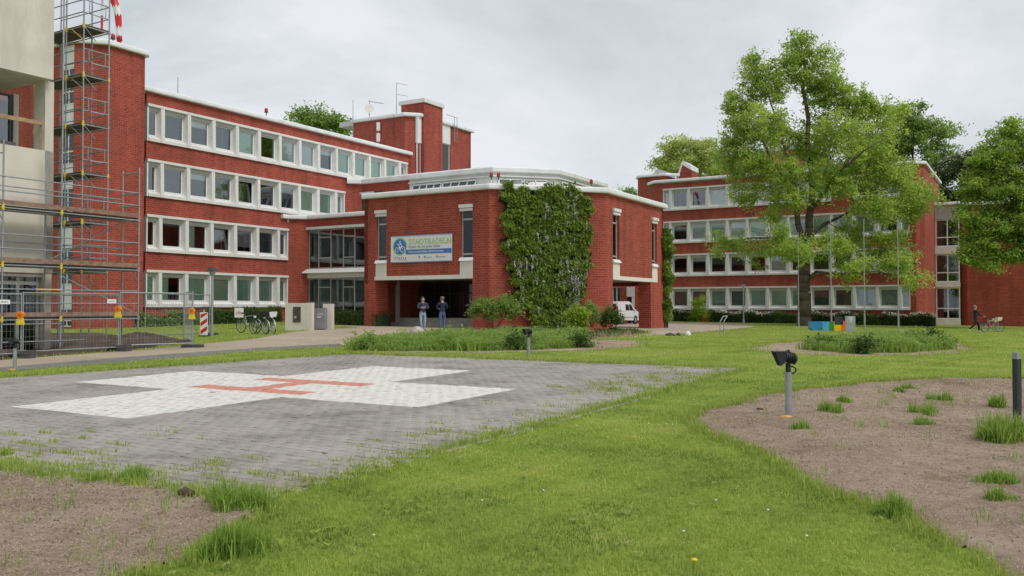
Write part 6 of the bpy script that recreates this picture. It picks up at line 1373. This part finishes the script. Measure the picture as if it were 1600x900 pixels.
far_tree('broad dark maple before the annex, its trunk outside the view', 1640, 70, [(1580, 205, 24, 16, 9), (1598, 225, 24, 34, 16), (1560, 232, 28, 22, 14), (1540, 262, 26, 20, 12), (1575, 262, 36, 28, 22), (1528, 298, 30, 22, 15), (1568, 305, 40, 28, 24), (1600, 300, 30, 36, 20), (1522, 338, 24, 20, 11), (1560, 348, 40, 24, 20), (1596, 352, 34, 30, 18), (1528, 378, 26, 17, 12), (1570, 388, 36, 20, 16), (1515, 398, 16, 12, 5), (1545, 408, 20, 11, 6), (1600, 402, 28, 16, 10), (1640, 300, 40, 90, 40), (1700, 280, 50, 110, 40)], 'leaf_right', 190, .23, 1.0, .85, 'maple_tree', bpy_=515)
# ---- shrubs, hedges -----------------------------------------------------------
def shrub(label, px, py, lobes, mat, n, size, d=None, name='shrub', stems=6, group=None, rmul=.34, flat=.8, cat='shrub'):
    x, y, z = G(px, py) if d is None else tuple(AT(px, py, d))
    if d is not None: z = float(tz(x, y))
    b0_ = Vector((x, y, z)); cl = lobes_px(lobes, y, 1., .8, rmul); t = thing(name, label, cat, b0_, 0, group); b = MB()
    for c in random.sample(cl, min(stems, len(cl))):
        a = b0_ + Vector((random.uniform(-.12, .12), random.uniform(-.1, .1), -.05)); c = Vector(c[0]); m = a.lerp(c, .5) + Vector((0, 0, .1)); b.tube(a, m, .022, .016, 5).tube(m, c, .016, .007, 5)
    if stems: b.build('stems', M['bark2'], t)
    P, T = cluster_points(cl, n, flat); P[:, 2] = np.maximum(P[:, 2], tz(P[:, 0], P[:, 1]) + .02); leaf_obj('leaves', P, size, M[mat], T, t); return t
shrub('airy green shrub at the entrance pier, broadest of the wall shrubs', 772, 513, [(752, 478, 14, 12, 14), (768, 484, 20, 14, 18), (790, 474, 16, 10, 12), (800, 486, 14, 12, 12), (742, 486, 8, 8, 5)], 'leaf_mid', 90, .13, d=48.0)
shrub('clipped rounded bush with yellow green top, beside the climber', 903, 528, [(903, 490, 14, 10, 24), (903, 502, 15, 14, 34), (904, 518, 14, 10, 22)], 'leaf_bright', 110, .085, rmul=.22, name='clipped_bush')
shrub('loose shrub against brick between clipped bush and passage', 926, 519, [(924, 484, 14, 11, 14), (930, 494, 8, 9, 6)], 'leaf_mid', 80, .12, stems=5, d=48.3); shrub('low shrub at the brick corner of the passage', 955, 521, [(955, 492, 10, 9, 8), (960, 500, 10, 9, 8), (948, 503, 8, 8, 6)], 'leaf_dark', 80, .12, stems=4)
shrub('round fresh green bush on the lawn before the far ground floor windows', 1094, 503, [(1094, 478, 11, 12, 20), (1094, 490, 14, 9, 20)], 'leaf_bright', 110, .13, name='round_bush', rmul=.5, stems=4)
def hedge(label, px0, px1, d0, d1, h, depth, mat, lsz, dens=900, bloom=0, name='hedge', wave=.12, d=None):
    A, B = AT(px0, 500, d0), AT(px1, 500, d1); A.z = B.z = 0; dv = B - A; L_ = dv.length; dv.normalize(); nv = Vector((-dv.y, dv.x, 0)); c = A.lerp(B, .5)
    t = thing(name, label, 'hedge', (c.x, c.y, float(tz(c.x, c.y))), 0, 'hedges along the office wings'); n = int(dens * L_ * h)
    u = rng.random(n) * L_; k = rng.random(n); zz = np.where(k < .55, rng.random(n) * h, h * (1 - .12 * rng.random(n))); w = np.where(k < .55, -.04 + .14 * rng.random(n) - .0, rng.random(n) * depth)
    hh = 1 + wave * np.sin(u * 2.1 + 1) + wave * .7 * np.sin(u * 5.3); zz = zz * hh; rnd = np.clip(zz / h - .75, 0, 1) * .5; w = w + rnd * .6
    X = A.x + dv.x * u + nv.x * w + rng.normal(0, .04, n); Y = A.y + dv.y * u + nv.y * w + rng.normal(0, .04, n); Z = tz(X, Y) + zz + rng.normal(0, .05, n)
    leaf_obj('leaves', np.stack([X, Y, Z], 1), lsz, M[mat], .42 + .15 * np.sin(u * 3) + .2 * rng.normal(0, 1, n), t)
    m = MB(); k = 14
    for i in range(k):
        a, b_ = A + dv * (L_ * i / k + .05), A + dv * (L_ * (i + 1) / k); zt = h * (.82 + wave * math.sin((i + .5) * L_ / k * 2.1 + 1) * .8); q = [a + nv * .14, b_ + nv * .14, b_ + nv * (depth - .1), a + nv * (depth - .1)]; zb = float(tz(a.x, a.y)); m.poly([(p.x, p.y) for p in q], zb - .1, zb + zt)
    tag(m.build('dark_filler', M['hedge_fill'], t, recalc=True), kind='stuff')  # added opaque dark boxes inside the hedge that stop the view through
    if bloom:
        nb = int(bloom * L_); u = rng.random(nb) * L_; w = rng.random(nb) * depth * .6; z_ = h * (1.0 + wave * np.sin(u * 2.1 + 1)) - .25 * rng.random(nb) ** 2 * h; X = A.x + dv.x * u + nv.x * w; Y = A.y + dv.y * u + nv.y * w; Q = np.stack([X, Y, tz(X, Y) + z_ + .05], 1); Q = np.repeat(Q, 5, 0) + rng.normal(0, .07, (nb * 5, 3)); tag(leaf_obj('blossom', Q, .10, M['bloomw'], np.zeros(len(Q)), t), kind='stuff')
    return t
M['hedge_fill'] = pm('hedge_filler_dark', (.03, .045, .015), .95, .4, 8)  # dark leaf green of the opaque filler inside the hedges
hp = lambda px, off: hit(px, 495, BF(0, off), U)
def dpl(px, off): p = BF(0, off) + U * hp(px, off); return p.y
hedge('dark green hedge under the green blinds, next to the white parking sign', 330, 442, dpl(330, 2.2), dpl(442, 2.2), .95, 1.1, 'leaf_hedge', .10, 800); hedge('low dark hedge before the grey glazed link block', 519, 586, 56.5, 53.5, .85, 1.3, 'leaf_hedge', .10, 900)
hedge('rough tall green growth at the wall behind the site fence', 215, 328, dpl(215, 1.9), dpl(328, 1.9), .75, .9, 'leaf_mid', .13, 500, name='wild_growth', wave=.3)
def dpr(px): p = RB(hit(px, 495, RB(0, 2.0), VV), 2.0); return p.y
for a, b_, lab, mt, bl_ in ((1049, 1086, 'low dark hedge between climber column and round bush', 'leaf_chest', 16), (1106, 1116, 'short green hedge piece right behind the round bush', 'leaf_hedge', 0), (1117, 1206, 'hedge frosted with white blossom under the far windows, longest one', 'leaf_chest', 75), (1207, 1246, 'plain green hedge just before the oak trunk', 'leaf_hedge', 0), (1264, 1338, 'white flecked hedge behind oak trunk and letter blocks', 'leaf_chest', 40), (1340, 1377, 'plain green hedge right of the grey panel', 'leaf_hedge', 0), (1378, 1461, 'silvery flecked hedge running up to the glazed stair link', 'leaf_chest', 45)):
    hedge(lab, a, b_, dpr(a), dpr(b_), 1.05, 1.2, mt, .13, 520, bl_)
# ---- planted beds --------------------------------------------------------------
def bed_plants(label, poly, n_cl, h, mats, seed, name='bed_plants'):
    P = np.array(poly); a, b_ = P.min(0), P.max(0); c = rng.uniform(a, b_, (n_cl * 8, 2)); c = c[inside(poly, c[:, 0], c[:, 1])][:n_cl]
    hh = h * (.35 + .65 * np.clip(patch(c[:, 0], c[:, 1], 1.3) * .8 + .45, 0, 1)) * rng.uniform(.7, 1.15, len(c)); k = 70; ci = np.repeat(np.arange(len(c)), k)
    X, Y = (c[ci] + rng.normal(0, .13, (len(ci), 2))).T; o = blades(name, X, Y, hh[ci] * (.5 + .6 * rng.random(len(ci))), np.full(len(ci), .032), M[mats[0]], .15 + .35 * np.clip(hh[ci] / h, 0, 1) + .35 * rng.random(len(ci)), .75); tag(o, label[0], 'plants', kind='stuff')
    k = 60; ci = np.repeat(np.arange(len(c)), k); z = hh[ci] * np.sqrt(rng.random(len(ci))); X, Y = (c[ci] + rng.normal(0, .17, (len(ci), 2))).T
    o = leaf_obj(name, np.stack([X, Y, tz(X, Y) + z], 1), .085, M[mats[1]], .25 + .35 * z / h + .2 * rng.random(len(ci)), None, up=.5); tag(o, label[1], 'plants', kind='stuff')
bp1 = gp((550, 548), (560, 539), (640, 531), (740, 527), (850, 525), (905, 530), (916, 543), (860, 546), (760, 549), (640, 549))
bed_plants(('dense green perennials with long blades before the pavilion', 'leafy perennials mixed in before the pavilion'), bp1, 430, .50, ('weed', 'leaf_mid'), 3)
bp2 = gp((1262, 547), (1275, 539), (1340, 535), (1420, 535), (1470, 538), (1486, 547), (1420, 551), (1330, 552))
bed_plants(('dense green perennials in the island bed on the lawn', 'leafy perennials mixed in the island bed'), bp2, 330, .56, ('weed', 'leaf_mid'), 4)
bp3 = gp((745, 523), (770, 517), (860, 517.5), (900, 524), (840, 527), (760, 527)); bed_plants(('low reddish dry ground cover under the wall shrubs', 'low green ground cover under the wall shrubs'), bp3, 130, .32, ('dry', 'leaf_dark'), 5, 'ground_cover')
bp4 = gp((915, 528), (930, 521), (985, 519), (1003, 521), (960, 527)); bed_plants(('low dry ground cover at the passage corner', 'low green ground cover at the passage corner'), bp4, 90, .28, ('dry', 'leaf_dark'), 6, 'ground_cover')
shrub('dark leafy clump at the near end of the island bed', 1290, 547, [(1283, 538, 12, 7, 8)], 'leaf_dark', 80, .10, stems=3, group='clumps in the island bed'); shrub('dark rounded clump at the far end of the island bed', 1462, 545, [(1462, 528, 14, 10, 10)], 'leaf_dark', 80, .10, stems=3, group='clumps in the island bed'); shrub('dark clump in the front middle of the island bed', 1345, 553, [(1345, 540, 14, 9, 9)], 'leaf_dark', 80, .10, stems=3, group='clumps in the island bed'); shrub('tall feathery clump behind centre of the island bed', 1420, 545, [(1418, 530, 16, 13, 12)], 'leaf_mid', 80, .10, stems=3, group='clumps in the island bed')
shrub('dark leafy clump below the clipped bush', 905, 543, [(903, 532, 12, 9, 10)], 'leaf_dark', 80, .09, stems=3); shrub('dark clump beside the small floodlight in the pavilion bed', 808, 547, [(808, 536, 12, 8, 9)], 'leaf_dark', 80, .09, stems=3); shrub('leafy clump near the boulder end of the pavilion bed', 570, 547, [(572, 536, 14, 9, 10)], 'leaf_mid', 80, .10, stems=3); shrub('tall bladed clump between boulder and small floodlight', 700, 546, [(702, 533, 18, 11, 14)], 'leaf_mid', 80, .10, stems=3)
# ---- wisteria on the chamfered pavilion wall --------------------------------------
wn = Vector((dB.y, -dB.x))
def wz(px, py): k = hit(px, py, a1, dB); p = a1 + dB * k; a, b_, c = ray(px, py); return k, CZ + c / b_ * p.y
wp_ = [wz(*p) for p in ((783, 300), (800, 291), (832, 293), (850, 297), (862, 290), (890, 293), (912, 302), (919, 318), (918, 345), (920, 380), (918, 405), (910, 440), (906, 475), (900, 505), (870, 513), (840, 512), (826, 498), (818, 478), (802, 458), (800, 430), (790, 400), (787, 372), (783, 360), (787, 335))]
WT = thing('wisteria', 'big wisteria with hanging lilac racemes covering the chamfered pavilion wall', 'climbing plant', g3(*(a1 + dB * wz(858, 512)[0] + wn * .25)))
P = np.array(wp_); lo, hi = P.min(0), P.max(0); c = rng.uniform(lo, hi, (9000, 2)); cj = c + np.stack([.22 * np.sin(c[:, 1] * 4.1) + .1 * np.sin(c[:, 1] * 9), .2 * np.sin(c[:, 0] * 5) + .1 * np.sin(c[:, 0] * 11)], 1); c = c[inside(wp_, cj[:, 0], cj[:, 1])]
def wall_pts(k, z, off): return np.stack([a1.x + dB.x * k + wn.x * off, a1.y + dB.y * k + wn.y * off, z], 1)
nb = 9000; cb = c[rng.integers(0, len(c), nb)] + rng.normal(0, .10, (nb, 2)); leaf_obj('inner_leaves', wall_pts(cb[:, 0], cb[:, 1], .05 + .12 * rng.random(nb)), .24, M['leaf_dark'], .05 + .3 * rng.random(nb), WT, up=.1, droop=.6)  # layer near the wall coloured dark, painted shade in the gaps between clumps
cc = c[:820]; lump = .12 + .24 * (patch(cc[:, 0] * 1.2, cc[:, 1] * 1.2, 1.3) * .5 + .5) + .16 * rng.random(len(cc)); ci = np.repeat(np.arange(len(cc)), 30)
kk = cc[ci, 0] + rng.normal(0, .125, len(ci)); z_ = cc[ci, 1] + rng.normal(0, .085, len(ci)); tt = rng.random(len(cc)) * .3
leaf_obj('leaves', wall_pts(kk, z_, lump[ci] + np.abs(rng.normal(0, .07, len(ci)))), .23, M['leaf_wist'], .3 + tt[ci] + .22 * rng.normal(0, .6, len(ci)) + .3 * (lump[ci] - .3), WT, up=.55, droop=.7, aspect=.42, dirv=np.array([wn.x, wn.y, 0]) * .6)  # tint rises with distance from the wall, painting outer clumps as lit
b = MB(); k0_ = wz(858, 512)[0]
for i in range(9):
    e = cc[i * 13]; a_ = a1 + dB * (k0_ + .1 * (i - 4)) + wn * .1; m_ = a1 + dB * ((k0_ + e[0]) / 2) + wn * .08; f_ = a1 + dB * e[0] + wn * .07; b.tube((a_.x, a_.y, .1), (m_.x, m_.y, (e[1] + .3) / 2), .05, .035, 6).tube((m_.x, m_.y, (e[1] + .3) / 2), (f_.x, f_.y, e[1]), .035, .015, 5)
b.build('woody_stems', M['bark2'], WT)
rc = np.concatenate([c[1000:1045], np.array([wz(random.gauss(893, 11), random.gauss(432, 11)) for _ in range(46)]), np.array([wz(random.gauss(880, 25), random.gauss(330, 25)) for _ in range(22)]), np.array([wz(random.gauss(893, 5), random.gauss(465, 5)) for _ in range(12)]), np.array([wz(random.gauss(815, 10), random.gauss(405, 8)) for _ in range(12)])]); rc = rc[inside(wp_, rc[:, 0], rc[:, 1])]
Q, T = [], []
for k_, z0_ in rc:
    ln = random.uniform(.28, .55); n_ = 26; u = rng.random(n_); o_ = .34 + .2 * random.random(); Q.append(wall_pts(k_ + rng.normal(0, .045, n_) * (1.1 - u), z0_ - ln * u, o_ + rng.normal(0, .04, n_)))
Q = np.concatenate(Q); tag(leaf_obj('flower_racemes', Q, .085, M['flower'], np.zeros(len(Q)), WT, up=0), kind='stuff')
# ---- climber at the far end of the pavilion -------------------------------------------
ce = BF(20.1, 26.85); CL = thing('climbing_plant', 'narrow column of climbing leaves at the far pavilion corner', 'climbing plant', g3(ce.x, ce.y)); n = 5200
a_ = rng.random(n) * 2 * PI; z_ = rng.random(n) ** .9 * 6.2; rr = (.36 + .16 * np.sin(z_ * 3 + 2 * np.sin(a_)) + .1 * np.sin(z_ * 7)) * np.sqrt(rng.random(n)) * (.75 + .5 * np.clip(z_ / 6, 0, 1)) + .05
leaf_obj('leaves', np.stack([ce.x + rr * np.cos(a_) * .95, ce.y + rr * np.sin(a_), .45 + z_ + tz(ce.x, ce.y)], 1), .19, M['leaf_wist'], .35 + .25 * np.sin(z_ * 4) + .25 * rng.normal(0, .6, n), CL, up=.5, droop=.5)
b = MB()
for i in range(5): b.tube((ce.x + .12 * math.cos(i), ce.y + .12 * math.sin(i), -.1), (ce.x + .08 * math.cos(i + 1), ce.y + .08 * math.sin(i + 1), 3 + .6 * i), .045, .02, 6)
b.build('woody_stems', M['bark2'], CL)
